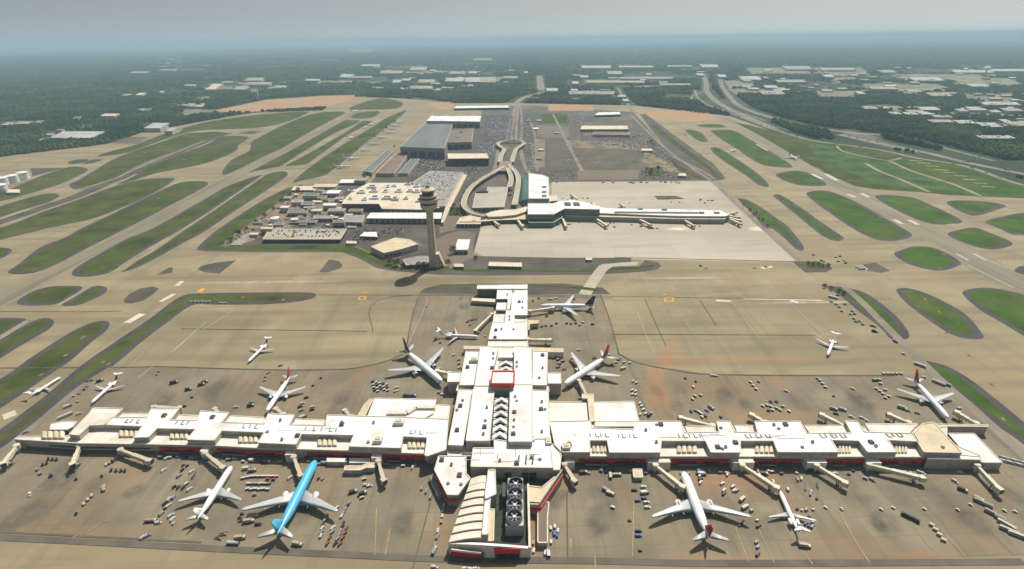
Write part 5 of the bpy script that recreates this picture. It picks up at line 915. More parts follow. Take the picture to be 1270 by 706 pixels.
# terminal hall and far concourse
TE = root('terminal_building', 'far terminal with tall white hall roof, green glass side and long thin gate concourse', 'terminal', (*W(670, 262), 0))
def tp(name, pts, z, m, ms='wall_beige', z0=0, rim=.5, lab=None):
    mb = MB(); p = [(a-TE.location.x, b-TE.location.y) for a, b in wp(pts, z)]; mb.prism(p, z0, z, m, ms)
    if rim:
        for i in range(len(p)): mb.beam((*p[i], z-.3), (*p[(i+1) % len(p)], z-.3), 1.2, .3+rim, 'parapet')
    return mb.build(name, TE)
tp('hall_roof', [(656,215),(672,217),(680,220),(681,246.5),(656,246.5)], 24, 'roof_white')
mb = MB(); a = W(656,215,22); b = W(656,246,22); c_ = W(644,250,3); d_ = W(646,221,3); L_ = TE.location
mb.add([(a[0]-L_.x, a[1]-L_.y, 22), (b[0]-L_.x, b[1]-L_.y, 22), (c_[0]-L_.x, c_[1]-L_.y, 3), (d_[0]-L_.x, d_[1]-L_.y, 3), (c_[0]-L_.x, c_[1]-L_.y, 0), (d_[0]-L_.x, d_[1]-L_.y, 0), (b[0]-L_.x, b[1]-L_.y, 0), (a[0]-L_.x, a[1]-L_.y, 0)], [(0, 3, 2, 1), (3, 5, 4, 2), (2, 4, 6, 1), (0, 7, 5, 3)], 'green_glass'); mb.build('green_glass_side', TE)
tp('side_block', [(682,243),(690,242),(691,249),(682,250)], 14, 'roof_cream', 'wall_dark')
tp('front_hall', [(655,252.5),(686,252.5),(697,249),(711,248),(724,250),(744,256),(744,260),(700,259),(687,266),(655,266)], 20, 'roof_white', 'teal_glass')
tp('gate_concourse', [(699,261),(744,257),(762,258.5),(866,260),(894,261),(905,266.5),(899,268.5),(840,268),(700,263)], 11, 'roof_white', 'far_wall')
tp('concourse_side', [(700,264.6),(840,269.4),(899,270),(899,272),(840,271.6),(700,267.6)], 8, 'roof_cream', 'far_wall')
tp('recessed_roof', [(762,262.3),(866,263),(866,264.8),(762,264.2)], 11.8, 'wall_dark', rim=0)
tp('curved_roof', [(602,266),(610,262.5),(622,260.5),(640,260),(654,256),(654,262),(640,266.5),(622,268.5),(606,269)], 11, 'roof_cream', 'far_wall')
tp('curved_lower_storey', [(571,270),(590,266),(612,269),(640,268),(654,266),(654,272),(620,273),(596,275),(570,275)], 7, 'roof_tan', 'wall_dark')
tp('front_glass', [(656,269),(686,269),(697,265),(697,270),(686,276),(656,276)], 9, 'teal_glass', 'teal_glass')
for x, y, a in ((704,253,5),(715,253,5)): 
    X, Y = W(x, y, 21); mb = MB(); mb.box(X-L_.x-a, X-L_.x+a, Y-L_.y-9, Y-L_.y+9, 19.9, 21.5, 'metal_dark'); mb.build('skylight', TE)
for x, y, z in ((675,232,25),(675,238,25),(675,243,25),(794,259,12),(824,260,12),(870,264,12),(736,262,12),(889,264,12)):
    X, Y = W(x, y, z); mb = MB(); mb.box(X-L_.x-4, X-L_.x+4, Y-L_.y-3, Y-L_.y+3, z-1.1, z+1.5, 'roof_grey'); mb.build('rooftop_unit', TE)
building('garage_in_loop', 'flat grey parking garage enclosed by the elevated loop road', 'parking garage', [(590,240),(592,238),(604,237),(605,232),(630,232),(625,257),(586,258)], 9, 'garage_roof', win=(8, 2, 7, 'wall_dark'), extra=units([(598,239,12,3,3),(634,236,3,6,3)], 9, 'wall_dark'))
building('round_depot', 'low tan curved building in front of the elevated loop road', 'building', [(571,270),(585,268),(596,273),(596,278),(566,278)], 6, 'roof_tan', win=(6, 1, 5, 'glass'))
er = root('elevated_road', 'pale elevated loop road sweeping past the terminal hall', 'elevated road', (*W(605, 240), 0))
def deck(parent, lines, wd, z, nm='deck', m='roof_cream'):
    L0 = parent.location
    for pts in lines:
        V_ = [Vector(p) for p in wp(pts, z)]; out = []
        for i in range(len(V_)-1):
            a = V_[max(i-1, 0)]; b = V_[i]; c = V_[i+1]; d = V_[min(i+2, len(V_)-1)]
            for j in range(6):
                t = j/6; out.append(0.5*((2*b)+(c-a)*t+(2*a-5*b+4*c-d)*t*t+(-a+3*b-3*c+d)*t**3))
        out.append(V_[-1]); A_, B_ = strip_poly([(p.x-L0.x, p.y-L0.y) for p in out], wd); n = len(A_)
        vs_ = [(x, y, z) for x, y in A_]+[(x, y, z) for x, y in B_]+[(x, y, z-1.6) for x, y in A_]+[(x, y, z-1.6) for x, y in B_]
        mb = MB(); mb.add(vs_, [(n+i, n+i+1, i+1, i) for i in range(n-1)], 'pale_concrete'); mb.add(vs_, [(i, i+1, 2*n+i+1, 2*n+i) for i in range(n-1)]+[(3*n+i, 3*n+i+1, n+i+1, n+i) for i in range(n-1)], m); mb.build(nm, parent)
        mb = MB()
        for E in (A_, B_):
            for i in range(n-1): mb.beam((*E[i], z-.6), (*E[i+1], z-.6), .9, 1.7, m)
        mb.build('barrier', parent)
        for i in range(2, n-1, 4):
            cx, cy = (A_[i]+B_[i])/2; mb = MB(); mb.cyl(cx, cy, [(0, 1.1), (z-1.6, 1.3)], 'roof_tan', 8); mb.build('pier', parent)
deck(er, [[(626,206),(612,214),(598,222),(585,232),(577,245),(576,256),(586,264),(604,268)], [(631,204),(640,214),(643,224),(641,240),(638,254)], [(629,208),(634,220),(632,232)]], 9.5, 9)
br_ = root('ring_bridge', 'pale eye-shaped bridge crossing above the boulevard', 'bridge', (*W(636, 180), 0))
deck(br_, [[(617,178.4),(622,175.6),(633,174),(645,174.6),(651,177.6)], [(617,178.4),(621,182),(626,185)], [(651,177.6),(645,181.5),(640,185)], [(626,185),(622,193),(620,201)], [(640,185),(637,193),(635,201)]], 10, 8)
mb = MB(); p = [(a-br_.location.x, b-br_.location.y) for a, b in wp([(620,200),(635,200),(634,208),(628,212),(617,212)], 8)]; mb.prism(p, 6.4, 8.02, 'road', 'roof_cream'); mb.build('toll_plaza', br_)
# gate bridges of the far concourse
for x, y, x2, y2 in [(607,271,618,279),(641,272,648,281),(698,272,702,281),(740,272,752,280),(792,272,806,279),(846,272,860,280),(903,268,916,270),(903,270,917,274),(905,272,918,278),(902,266,912,264),(741,258,735,252),(716,247,709,242),(775,257,770,254)]:
    a = Vector((*W(x, y, 5), 0)); b = Vector((*W(x2, y2, 5), 0)); L = (b-a).length
    rt = root('jet_bridge', 'small cream jet bridge on the far terminal concourse', 'jet bridge', (a.x, a.y, 0), math.atan2(b.y-a.y, b.x-a.x), 'jet bridges of the far terminal concourse')
    mb = MB(); mb.box(0, L, -1.6, 1.6, 3.4, 6.4, 'bridge_cream'); mb.build('tunnel', rt); mb = MB(); mb.box(L-.5, L+3.5, -2.2, 2.2, 3.2, 6.8, 'bridge_tan'); mb.build('cab', rt); mb = MB(); mb.box(L-4, L-3.4, -2, 2, 0, 3.4, 'metal_dark'); mb.build('wheel_leg', rt)
# hangars, garages, cargo sheds
building('hangar', 'huge grey-green roofed hangar left of the main parking field', 'hangar', [(496,182),(512,167),(526,154),(561,154),(556,170),(551,184)], 28, 'roof_greygreen', 'roof_grey', win=(22, 2, 16, 'wall_dark'))
building('hangar', 'white-roofed hangar behind the huge grey-green one', 'hangar', [(529,150),(535,144),(597,144),(595,151)], 22, 'roof_white', 'roof_grey', win=(20, 2, 12, 'wall_dark'))
building('hangar', 'brown-roofed hangar right of the huge grey-green one', 'hangar', [(553,177),(561,162),(587,159),(585,176)], 20, 'roof_brown', 'roof_grey', win=(18, 2, 12, 'wall_dark'), extra=units([(572,164,8,10,3),(568,170,4,10,2)], 20))
building('parking_garage', 'dark-sided garage with a yellowish speckled roof beside the main parking field', 'parking garage', [(555,190.5),(604,190.5),(606,196.5),(556,197)], 18, 'roof_cream', 'wall_dark', win=(6, 3, 15, 'glass'))
building('cargo_shed', 'long green-roofed shed along the diagonal cargo apron', 'shed', [(450,212),(480,186),(487,188),(461,214)], 8, 'roof_greygreen')
building('cargo_shed', 'broad brown-grey roofed shed between the cargo apron and the hangars', 'shed', [(466,215),(492,190),(507,190),(489,215)], 8, 'roof_brown')
building('cargo_shed', 'small green roofed shed beside the broad brown-grey one', 'shed', [(494,215),(510,197),(520,197),(506,215)], 7, 'roof_greygreen')
building('maintenance_base', 'wide cream-roofed maintenance complex behind the control tower', 'building', [(424,253),(430,244),(440,236),(457,227),(503,227),(523,233),(545,258),(520,260),(474,259),(470,253)], 14, 'roof_cream', 'wall_dark', win=(9, 3, 10, 'wall_beige'), extra=units([(436+14*i+random.uniform(-4, 4), y, random.uniform(4, 10), random.uniform(4, 9), random.uniform(2, 5)) for i in range(7) for y in (231+random.uniform(-2, 2), 239+random.uniform(-2, 2), 248+random.uniform(-2, 2)) if 436+14*i < 530 and (y > 235 or i > 1)], 14, 'roof_white'))
building('long_shed', 'long yellowish-roofed shed in front of the maintenance complex', 'shed', [(454,271),(460,264),(548,264),(547,271.5)], 9, 'roof_white', 'wall_dark', win=(9, 1, 7, 'roof_grey'))
building('long_shed', 'long low grey shed left of the yellowish-roofed one', 'shed', [(424,275),(428,267),(452,267),(449,276)], 7, 'roof_grey', win=(9, 1, 5, 'glass'))
building('parking_deck', 'grey parking deck with cars on its roof right of the maintenance complex', 'parking garage', [(512,226),(534,212),(575,214),(552,256),(530,256)], 9, 'roof_grey', 'wall_beige')
building('ramp_wall', 'long yellowish ramp wall sloping beside the grey parking deck', 'ramp', [(575,216),(579,217),(558,258),(550,276),(547,276),(553,256)], 6, 'roof_tan', rim=.2)
building('long_office', 'long flat building with parked cars on its roof above the left taxiway', 'parking garage', [(326,297),(334,284),(430,284),(422,297)], 6, 'pale_concrete', 'wall_dark', win=(6, 1, 4, 'glass'))
building('small_office', 'small white-roofed office right of the long flat building with rooftop cars', 'building', [(446,293),(452,288),(467,288),(468,294)], 5, 'roof_white', win=(5, 1, 4, 'glass'))
building('canopy', 'thin bright canopy right of the long flat building with rooftop cars', 'canopy', [(430,299),(442,299.5),(442,302),(430,302)], 4, 'roof_cream')
building('container_lot', 'flat tan slab left of the long building with rooftop cars', 'building', [(284,304),(306,290),(316,290),(298,304)], 1.5, 'roof_grey', rim=0)
wt, c = thing_px('storage_tank', 'white round storage tank in the left part of the cargo yard', 'tank', [(335,267),(347,267),(347,275),(335,275)], 8, 'x')
mb = MB(); mb.cyl(0, 0, [(0, 8), (9, 8), (11.5, 1)], 'tank_white', 20); mb.build('tank_shell', wt)
mb = MB(); mb.cyl(8.2, 0, [(0, .5), (10, .5)], 'metal_grey', 6); mb.build('ladder', wt)
rc = ['roof_cream', 'roof_greygreen', 'roof_tan', 'roof_white', 'roof_grey', 'roof_grey', 'roof_greygreen', 'roof_brown']
yard = [(376,236,30,9),(384,243,18,6),(402,232,28,7),(430,227,20,8),(446,224,14,6),(368,251,12,6),(380,254,14,7),(396,246,14,6),(352,258,10,5),(368,264,24,4),(392,262,12,5),(408,255,16,5),(416,262,20,6),(400,271,24,6),(376,276,30,5),(420,276,14,5),(364,273,8,5),(345,279,12,4),(330,284,14,4),(412,240,16,7),(420,247,10,5),(356,246,8,4),(394,237,10,4),(440,262,16,5),(314,291,10,4),(352,288,0,0)]
for i, (x, y, wd_, dp) in enumerate(yard):
    if not wd_: continue
    building('yard_building', ['cream', 'green-grey', 'tan', 'white', 'grey', 'grey', 'green-grey', 'brown'][i % 8]+'-roofed small building in the crowded cargo yard left of the maintenance complex', 'building', [(x-wd_/2, y), (x-wd_/2+dp*.5, y-dp*.55), (x+wd_/2+dp*.5, y-dp*.55), (x+wd_/2, y)], 4+(i*5) % 7, rc[i % 8], group='small buildings in the crowded cargo yard', win=(7, 1, 3.5, 'wall_dark') if wd_ > 12 else None, rim=.3)
building('warehouse', 'long cream-roofed warehouse in the lots right of the boulevard', 'warehouse', [(720,160.5),(722,156),(778,156),(779.5,160.5)], 9, 'roof_cream', 'wall_dark', win=(12, 1, 6, 'roof_grey'))
building('warehouse', 'small bright-roofed warehouse beyond the long cream-roofed one', 'warehouse', [(737,143),(742,139.6),(768,139),(770,142)], 8, 'roof_white', 'wall_dark')
building('warehouse', 'low brown-roofed warehouse below the long cream-roofed one', 'warehouse', [(735,167),(737,163.5),(780,164),(781,167.5)], 8, 'roof_brown')
building('site_office', 'tiny cream cabin at the right edge of the rental lots', 'cabin', [(795,187),(797,184.5),(808,184.5),(810,187)], 5, 'roof_cream')
building('site_office', 'tan cabin among dirt beside the dark wedge right of the rental lots', 'cabin', [(841,218),(843,215),(850,215),(851,218.6)], 5, 'roof_tan')
building('long_store', 'very long white-roofed store beyond the main parking field', 'warehouse', [(563,134.5),(566,131.5),(630,131),(632,133.6)], 9, 'roof_white', 'wall_dark')
for i, (x, y) in enumerate([(659,222),(668,197),(670,186),(664,160),(668,150),(690,165),(655,150)]):
    building('lot_booth', 'small pale booth in the service lots right of the boulevard', 'booth', [(x-3, y), (x-2, y-1.6), (x+4, y-1.6), (x+4, y)], 4, rc[i], group='booths in the service lots right of the boulevard', rim=0)
YP = [(306,288),(352,248),(380,234),(426,232),(426,262),(452,266),(440,284),(352,284)]
k = 0; r5 = random.Random(9)
while k < 46:
    x = r5.uniform(306, 450); y = r5.uniform(233, 286)
    if not inpoly(np.array([x]), np.array([y]), YP)[0]: continue
    k += 1; a_ = r5.uniform(2, 6); i = r5.randrange(8)
    building('yard_shed', 'tiny '+['cream', 'green-grey', 'tan', 'white', 'grey', 'grey', 'green-grey', 'brown'][i]+'-roofed shed among the cargo yard clutter', 'shed', [(x-a_, y), (x-a_+1, y-r5.uniform(1.2, 2.6)), (x+a_+1, y-1.8), (x+a_, y)], r5.uniform(2.5, 5), rc[i], group='tiny sheds in the cargo yard clutter', rim=0)
# fuel tanks at the left edge
for k, (x, y) in enumerate([(30,222),(17,226),(4,229),(-6,222),(3,238),(-9,233)]):
    X, Y = W(x, y); lb = ['white fuel tank nearest the grass, rightmost of the tank farm', 'white fuel tank, second from the right in the tank farm', 'white fuel tank, third from the right in the tank farm', 'white fuel tank behind the others at the left edge', 'white fuel tank in front of the others at the left edge', 'white fuel tank cut off by the left edge'][k]
    rt = root('fuel_tank', lb, 'fuel tank', (X, Y, 0), 0, 'white fuel tanks at the left edge'); mb = MB(); mb.cyl(0, 0, [(0, 11.5), (15, 11.5), (15.3, 11.9), (15.6, 11.5), (18, .8)], 'tank_white', 28); mb.build('shell', rt)
    mb = MB()
    for j in range(14): mb.obox((12.1*math.cos(-2+j*.12), 12.1*math.sin(-2+j*.12)), -2+j*.12+1.57, 1.6, .9, j*1.1, j*1.1+.25, 'metal_grey')
    mb.build('spiral_stair', rt)
building('pump_house', 'low cream pump house beside the white fuel tanks', 'pump house', [(8,239),(12,235),(24,235),(24,239)], 4, 'roof_cream', rim=.2)
# runway mast and small airfield huts
for x, y in ((979, 199), (45, 196)): pass
# ------------------------------------------------------------------ parked cars
cars = []
for i in range(6):
    mb = MB(); mb.box(-2.2, 2.2, -.9, .9, .3, .85, 'car%d' % i); mb.rings([[(-1.7, y*1.0, .85), (1.2, y, .85), (.6, y*.85, 1.45), (-1.2, y*.85, 1.45)] for y in (-.85, .85)], 'glass'); mb.box(-1.1, .55, -.72, .72, 1.4, 1.48, 'car%d' % i)
    cars.append(mb)
LOTS = [('on the long flat building by the left taxiway', [(333,295),(340,286),(424,286),(418,295)], 6.05, .33, 7), ('in the lot below the maintenance complex', [(436,300),(442,284),(512,283),(512,290),(470,296),(452,303)], .15, .42, 7), ('y1', [(306,288),(352,248),(380,234),(426,232),(426,262),(452,266),(440,284),(352,284)], .2, .12, 7), ('in the lot in front of the cargo yard', [(270,303),(300,285),(332,284),(318,297),(296,304)], .15, .3, 7), ('on the grey parking deck', [(516,226),(536,213),(572,215),(552,252),(534,252)], 9.05, .15, 8),
 ('between the parking deck and the garage in the loop', [(566,252),(582,220),(600,214),(596,224),(582,238),(574,252)], .15, .2, 8), ('main', [(601,143),(636,143),(638,174),(614,184),(610,196),(582,226),(572,216),(596,178),(602,160)], .15, .6, 6.5), ('m2', [(644,143),(662,143),(656,170),(645,172)], .15, .3, 8), ('m3', [(655,178),(662,176),(664,214),(652,212)], .15, .4, 8), ('m4', [(676,212),(716,212),(716,223),(680,223)], .15, .25, 8), ('m5', [(720,163),(800,167),(820,180),(845,206),(838,208),(800,186),(720,176)], .15, .35, 8), ('m6', [(500,192),(552,188),(552,210),(520,214),(500,210)], .15, .4, 8), ('m7', [(690,143),(735,144),(735,152),(712,158)], .15, .3, 9), ('m8', [(795,212),(842,210),(842,222),(795,222)], .15, .3, 9), ('m9', [(700,176),(790,176),(838,205),(690,206)], .16, .06, 12)]
allc = []
for where, poly, z, fill, sp in LOTS:
    P = wp(poly, z); xs = [p[0] for p in P]; ys = [p[1] for p in P]
    gx = np.arange(min(xs), max(xs), 2.9); gy = np.arange(min(ys), max(ys), sp)
    X, Y = np.meshgrid(gx, gy); X = X.ravel(); Y = Y.ravel(); k = inpoly(X, Y, P) & (rng.random(X.shape) < fill) & (np.sin(X/37.0+Y/90.)+rng.random(X.shape)*1.5 > -.2)
    for x, y in zip(X[k], Y[k]): allc.append((math.hypot(x, y), x, y+rng.uniform(-.4, .4), z, where, int(rng.integers(0, 6))))
allc.sort(key=lambda t: t[0]); named = [c for c in allc if len(c[4]) > 3 and c[4] != 'main'][:300]; ns = set(id(c) for c in named); rest = [c for c in allc if id(c) not in ns]
proto = {}; cn = ['silver', 'black', 'grey', 'beige-grey', 'dark blue', 'dark red']
for _, x, y, z, where, ci in named:
    if ci not in proto: o = cars[ci].build('parked_car'); proto[ci] = o
    else: o = proto[ci].copy(); COL.objects.link(o)
    o.location = (x, y, z); o.rotation_euler = (0, 0, 1.5708+rng.uniform(-.05, .05)); tag(o, cn[ci]+' car parked '+where, 'car', 'cars parked '+where)
print('CARS', len(named), len(rest))
mb = MB()
for _, x, y, z, where, ci in rest: mb.box(x-.95, x+.95, y-2.2, y+2.2, z+.25, z+1.3, 'car%d' % ci)
o = mb.build('parked_cars'); tag(o, 'dense rows of parked cars in the far lots beside the boulevard', 'parked cars', kind='stuff')
# ------------------------------------------------------------------ single trees and bushes
def tree_proto(seed, h, r):
    r_ = random.Random(seed); rt = root('tree', 'tree', 'tree'); mb = MB(); mb.cyl(0, 0, [(0, .35), (h*.35, .25), (h*.7, .12)], 'bark', 6)
    for k in range(4):
        a = k*1.6; mb.beam((0, 0, h*.35), (r*.6*math.cos(a), r*.6*math.sin(a), h*.62), .2, .2, 'bark')
    mb.build('trunk', rt); mb = MB()
    for k in range(150):
        a = r_.uniform(0, 6.28); q = r*math.sqrt(r_.random()); z = h*.3+(h*.7)*r_.random()**.8; lim = r*math.sqrt(max(0.05, 1-((z-h*.62)/(h*.42))**2)); q = min(q, lim)
        s = r_.uniform(.5, 1.1); c_ = Vector((q*math.cos(a), q*math.sin(a), z)); u = Vector((r_.uniform(-1, 1), r_.uniform(-1, 1), r_.uniform(-1, 1))).normalized()*s; v = Vector((r_.uniform(-1, 1), r_.uniform(-1, 1), r_.uniform(-1, 1))).normalized()*s
        mb.add([c_-u, c_-v, c_+u, c_+v], [(0, 1, 2, 3)], 'leaf_near')
    mb.build('crown', rt); return rt
TP = [tree_proto(i, 9+i, 4+.4*i) for i in range(3)]; used = set()
TG = {'on the verge just left of the foot of the control tower': [(500,333),(510,333),(520,332.6),(527,333),(492,331),(484,328)], 'round the tan depot in front of the loop road': [(560,262),(563,258),(568,265),(600,277),(588,279)], 'in the overgrown strip beside the far right apron': [(922,255),(930,262),(934,268),(938,266),(946,274),(952,281),(941,272),(927,258)], 'along the left edge of the cargo yard': [(350,252),(340,261),(328,270),(318,277),(306,285),(296,292),(286,300),(360,244),(370,238)], 'on the small green corner below the far right apron': [(1002,328),(1008,329),(1015,328),(1020,331),(1027,331)], 'between the cargo apron and the hangars': [(452,222),(456,218),(448,226),(460,221),(489,183)], 'at the top end of the dark strip by the white depot': [(548,329),(556,330),(562,315),(590,322)], 'beside the equipment yard on the right': [(1022,357),(1030,360),(1040,363),(1046,366)], 'on the green corner of the rental lots': [(802,212),(808,213),(816,211),(806,216),(808,177)]}
for where, pl in TG.items():
    for x, y in pl:
        i = random.randrange(3); o = TP[i] if i not in used else copy_tree(TP[i]); used.add(i); s = random.uniform(.6, 1.1)*(.5 if 'equipment yard' in where or 'green corner below' in where or 'overgrown' in where else 1); o.location = (*W(x, y), 0); o.rotation_euler = (0, 0, random.uniform(0, 6)); o.scale = (s*1.15, s*1.15, s); o['label'] = 'dark leafy tree '+where; o['category'] = 'tree'; o['group'] = 'trees '+where
for i in range(3):
    if i not in used: TP[i].location = (*W(372, 236+i), 0); tag(TP[i], 'dark green leafy tree behind the cargo yard', 'tree', 'trees behind the cargo yard')
# ------------------------------------------------------------------ far land: clearings, buildings, woods, air
def far_rect(x0, x1, y0, y1, sk=0): return wp([(x0, y1), (x0+sk, y0), (x1+sk, y0), (x1, y1)])
CLR = [(382,434,100,104.5,6),(500,552,88,92,4),(914,976,110.5,118,-12),(705,762,112.5,117,0),(725,830,99,103,0),(766,836,95.5,98,0),(1016,1070,113,121,-6),(1094,1122,131,138,-8),(1156,1190,148,156,-10),(1080,1180,104,113,-14),(1120,1230,92,101,-14),(1190,1270,97,108,-14),(222,262,136,143,8),(60,120,171,176,8),(428,463,60.5,65,4),(584,612,72,76,2),(518,560,111,114,3),(930,1010,84,93,-8),(1016,1080,84,93,-8),(452,474,101.5,104.5,2),(1222,1270,140,146,-6),(1180,1222,139,145,-8),(722,758,81,84.8,0),(560,620,96,103,4),(798,832,106,109.5,0),(1200,1260,117,126,-8),(905,940,100,110,-8),(178,222,158,165,6),(1030,1066,96,100,-5),(828,860,81,83.4,0),(766,812,81.5,84.5,0)]
sheet('clearing', [far_rect(a, b, c, d, s) for a, b, c, d, s in CLR], 0.12, 'clearing')
sheet('car_park', [wp([(1044,169),(1046,162),(1100,176),(1150,190),(1120,188)]), far_rect(0, 60, 158, 163, 10), far_rect(130, 172, 170, 178, 12), wp([(1046,160),(1100,173),(1060,170)])], 0.2, 'service_ground')
sheet('green_field', [wp(p) for p in [[(818,124),(826,116),(862,118),(866,124)], [(1040,107),(1046,104),(1070,106),(1060,110)]]], 0.12, 'grass')
B_ = [(16,34,150.5,153.6,'c','small cream'),(40,50,149.6,152,'c','tiny cream'),(0,9,151.5,155,'c','small cream at the left edge'),(60,112,163,171,'w','large pale school-like'),(178,198,152.5,159,'w','bright angular'),(204,213,159,162.6,'w','small bright'),(124,142,141,144,'t','low tan'),(90,97,144.6,146.6,'w','tiny white'),(168,176,115,118,'t','tiny pinkish'),(197,202,112.6,114.6,'w','tiny white'),(160,181,88.6,91,'g','low pale'),(197,216,85.8,87.6,'g','low pale'),(228,241,104.6,106.6,'g','low pale'),(150,160,116.4,118.6,'g','tiny grey'),(170,184,134.6,137,'c','tiny cream'),
 (254,266,104,111,'t','cream hotel-like'),(266,282,107,111,'b','reddish'),(288,304,107,111,'c','cream'),(303,324,96.6,100,'c','cream'),(304,334,102,105,'c','long cream'),(338,354,106,109,'g','grey'),(378,395,98,100,'w','white'),(421,436,92,96,'w','bright white'),(434,460,94.6,96.6,'g','long grey'),(448,470,79.8,82,'w','pale'),(471,498,87.6,91,'c','broad cream'),(486,496,99,102.6,'w','white'),(498,508,97.6,100,'w','white'),
 (508,528,83,87,'c','broad cream'),(518,538,98.6,102.6,'c','cream'),(552,574,96.6,101,'w','bright sloping'),(577,595,96,101.6,'w','bright'),(595,614,95.6,102,'c','broad cream'),(557,576,88.6,91.6,'g','pale grey'),(581,591,88.6,91,'w','white'),(508,535,106.6,110,'c','long cream'),(626,642,94.6,97,'g','pale grey'),(650,655,88.6,90.6,'w','tiny white'),(678,692,109.4,113,'w','bright white'),(722,758,81.6,84.4,'w','long pale'),(720,730,93.6,96,'w','small white'),(754,772,88,92,'c','cream'),(728,800,100,102.6,'c','very long cream'),(706,762,113.4,117,'g','very long grey'),(710,718,101,104,'w','tiny white'),(540,546,110,112,'w','tiny white'),
 (768,810,81.8,83.6,'w','long pale'),(828,858,81,82.8,'g','long pale'),(871,892,80,83.4,'w','bright white'),(865,874,91,93.6,'w','small bright'),(920,945,94.6,98.8,'w','bright white'),(892,902,92.6,95.6,'w','small white'),(770,834,95.6,97.6,'g','very long grey'),(819,857,103.6,105.6,'g','pale grey'),(946,974,112.6,117,'g','broad tan'),(950,966,106,109,'w','white'),(965,1000,99,102,'g','pale'),(975,1008,82,86,'g','pale'),
 (1024,1036,92.6,95.6,'w','small bright'),(1094,1112,87,90,'c','cream'),(1134,1171,96,100,'w','long white'),(1185,1234,87,90,'w','very long white'),(1232,1290,85.6,88.4,'w','very long white at the right edge'),(1205,1228,104.4,107.4,'w','bright white'),(1018,1060,115,120,'b','pinkish'),(1065,1074,113.4,116.4,'w','small white'),(1082,1114,107.6,110.6,'c','cream'),(1128,1144,111,114,'c','cream'),(1156,1182,115,119,'c','tan'),(1073,1090,131.6,135,'g','grey'),(1106,1119,138.6,141.6,'w','bright white'),(1124,1140,139,142,'w','bright white'),(1143,1157,138.6,142,'w','bright white'),(1144,1167,132.6,136.4,'w','white'),(1222,1267,126.4,130,'w','long white'),(1205,1225,132.6,136.6,'w','white'),(1190,1212,149,153,'w','bright'),(1218,1228,151.6,156,'w','bright'),(1230,1245,152,157.4,'w','bright'),(1245,1255,148,151,'w','small bright'),(1256,1280,151,156,'c','cream'),(1218,1260,168,171.6,'w','long bright'),(1156,1184,148.4,151.6,'g','grey'),(1190,1202,135,138,'g','grey'),(1248,1270,134,137.6,'g','grey'),(1020,1062,84,87,'g','pale')]
FB = {'c': 'far_cream', 'w': 'far_white', 't': 'roof_tan', 'b': 'roof_brown', 'g': 'roof_grey'}
def far_b(x0, x1, y0, y1, m, h, sk=0):
    p = wp([(x0, y1), (x0+sk, y0), (x1+sk, y0), (x1, y1)], h); cx = sum(a for a, b in p)/4; cy = sum(b for a, b in p)/4
    mb = MB(); mb.prism([(a-cx, b-cy) for a, b in p], 0, h, m, 'wall_beige'); o = mb.build('warehouse'); o.location = (cx, cy, 0); return o
sides = lambda x, y: ('left' if x < 420 else 'middle' if x < 860 else 'right')
for x0, x1, y0, y1, c, d in B_:
    o = far_b(x0, x1, y0, y1, FB[c], 14 if c != 't' else 18, (640-x0)*.004*(y1-y0)); band = 'nearest the airfield' if y0 > 125 else 'midway to the horizon' if y0 > 100 else 'towards the horizon'
    lb = d+' building among the far trees, '+band+', '+sides(x0, 0)+' side'; tag(o, ' '.join(lb.split()[:16]), 'building', 'distant buildings among the trees on the '+sides(x0, 0)+' side')
o = far_b(311, 319, 110, 114, 'roof_brown', 45); tag(o, 'brown tower block standing above the far trees on the left', 'building')
for x, y in ((1222, 91.5),):
    rt = root('water_tower', 'tiny white water tower at the right near the horizon', 'water tower', (*W(x, y+1), 0)); mb = MB(); mb.cyl(0, 0, [(0, 5), (30, 5), (34, 22), (46, 24), (56, 14), (58, 2)], 'tank_white', 16); mb.build('tank', rt)
TOWN = [[(1010,82),(1400,80),(1400,128),(1200,126),(1120,118),(1000,120),(985,106)], [(900,88),(1000,84),(1000,118),(912,112)], [(420,80),(640,78),(640,108),(420,112)], [(250,95),(345,94),(350,112),(250,114)], [(1060,130),(1130,128),(1290,128),(1290,160),(1180,156),(1150,146)], [(700,80),(890,79),(880,108),(700,118)], [(0,146),(120,150),(110,176),(0,176)], [(210,108),(262,118),(250,140),(200,138)], [(640,120),(770,118),(775,128),(700,130)], [(130,70),(420,62),(430,84),(150,92)]]
NT = [70, 20, 26, 12, 20, 20, 8, 8, 8, 14]
FB2 = ['far_white', 'far_cream', 'roof_grey', 'roof_grey', 'roof_brown', 'far_cream', 'roof_tan']; FC = ['white', 'cream', 'grey', 'grey', 'brown', 'pale', 'tan']
TW = ['in the built-up belt at the far right', 'beside the highway near the horizon', 'in the built-up belt beyond the left runways', 'beside the hotel-like block on the far left', 'in the clearing beyond the highway on the right', 'in the belt beyond the rental lots', 'in the trees near the left edge', 'beside the clay field on the left', 'by the boulevard beyond the parking field', 'faint near the left horizon']
for poly, n, wh in zip(TOWN, NT, TW):
    xs = [p[0] for p in poly]; ys = [p[1] for p in poly]; k = 0
    while k < n:
        x = rng.uniform(min(xs), max(xs)); y = rng.uniform(min(ys), max(ys))
        if not inpoly(np.array([x]), np.array([y]), poly)[0] or x > 1290: continue
        sc = (y-48)*.00319; wd_ = rng.uniform(22, 80)*sc; dp = rng.uniform(.5, 1.6)*(y-48)/45; i = int(rng.integers(0, 7)); k += 1
        o = far_b(x, x+wd_, y-dp, y, FB2[i], rng.uniform(7, 13), (640-x)*.004*dp)
        tag(o, 'small '+FC[i]+'-roofed building '+wh, 'building', 'small buildings '+wh)
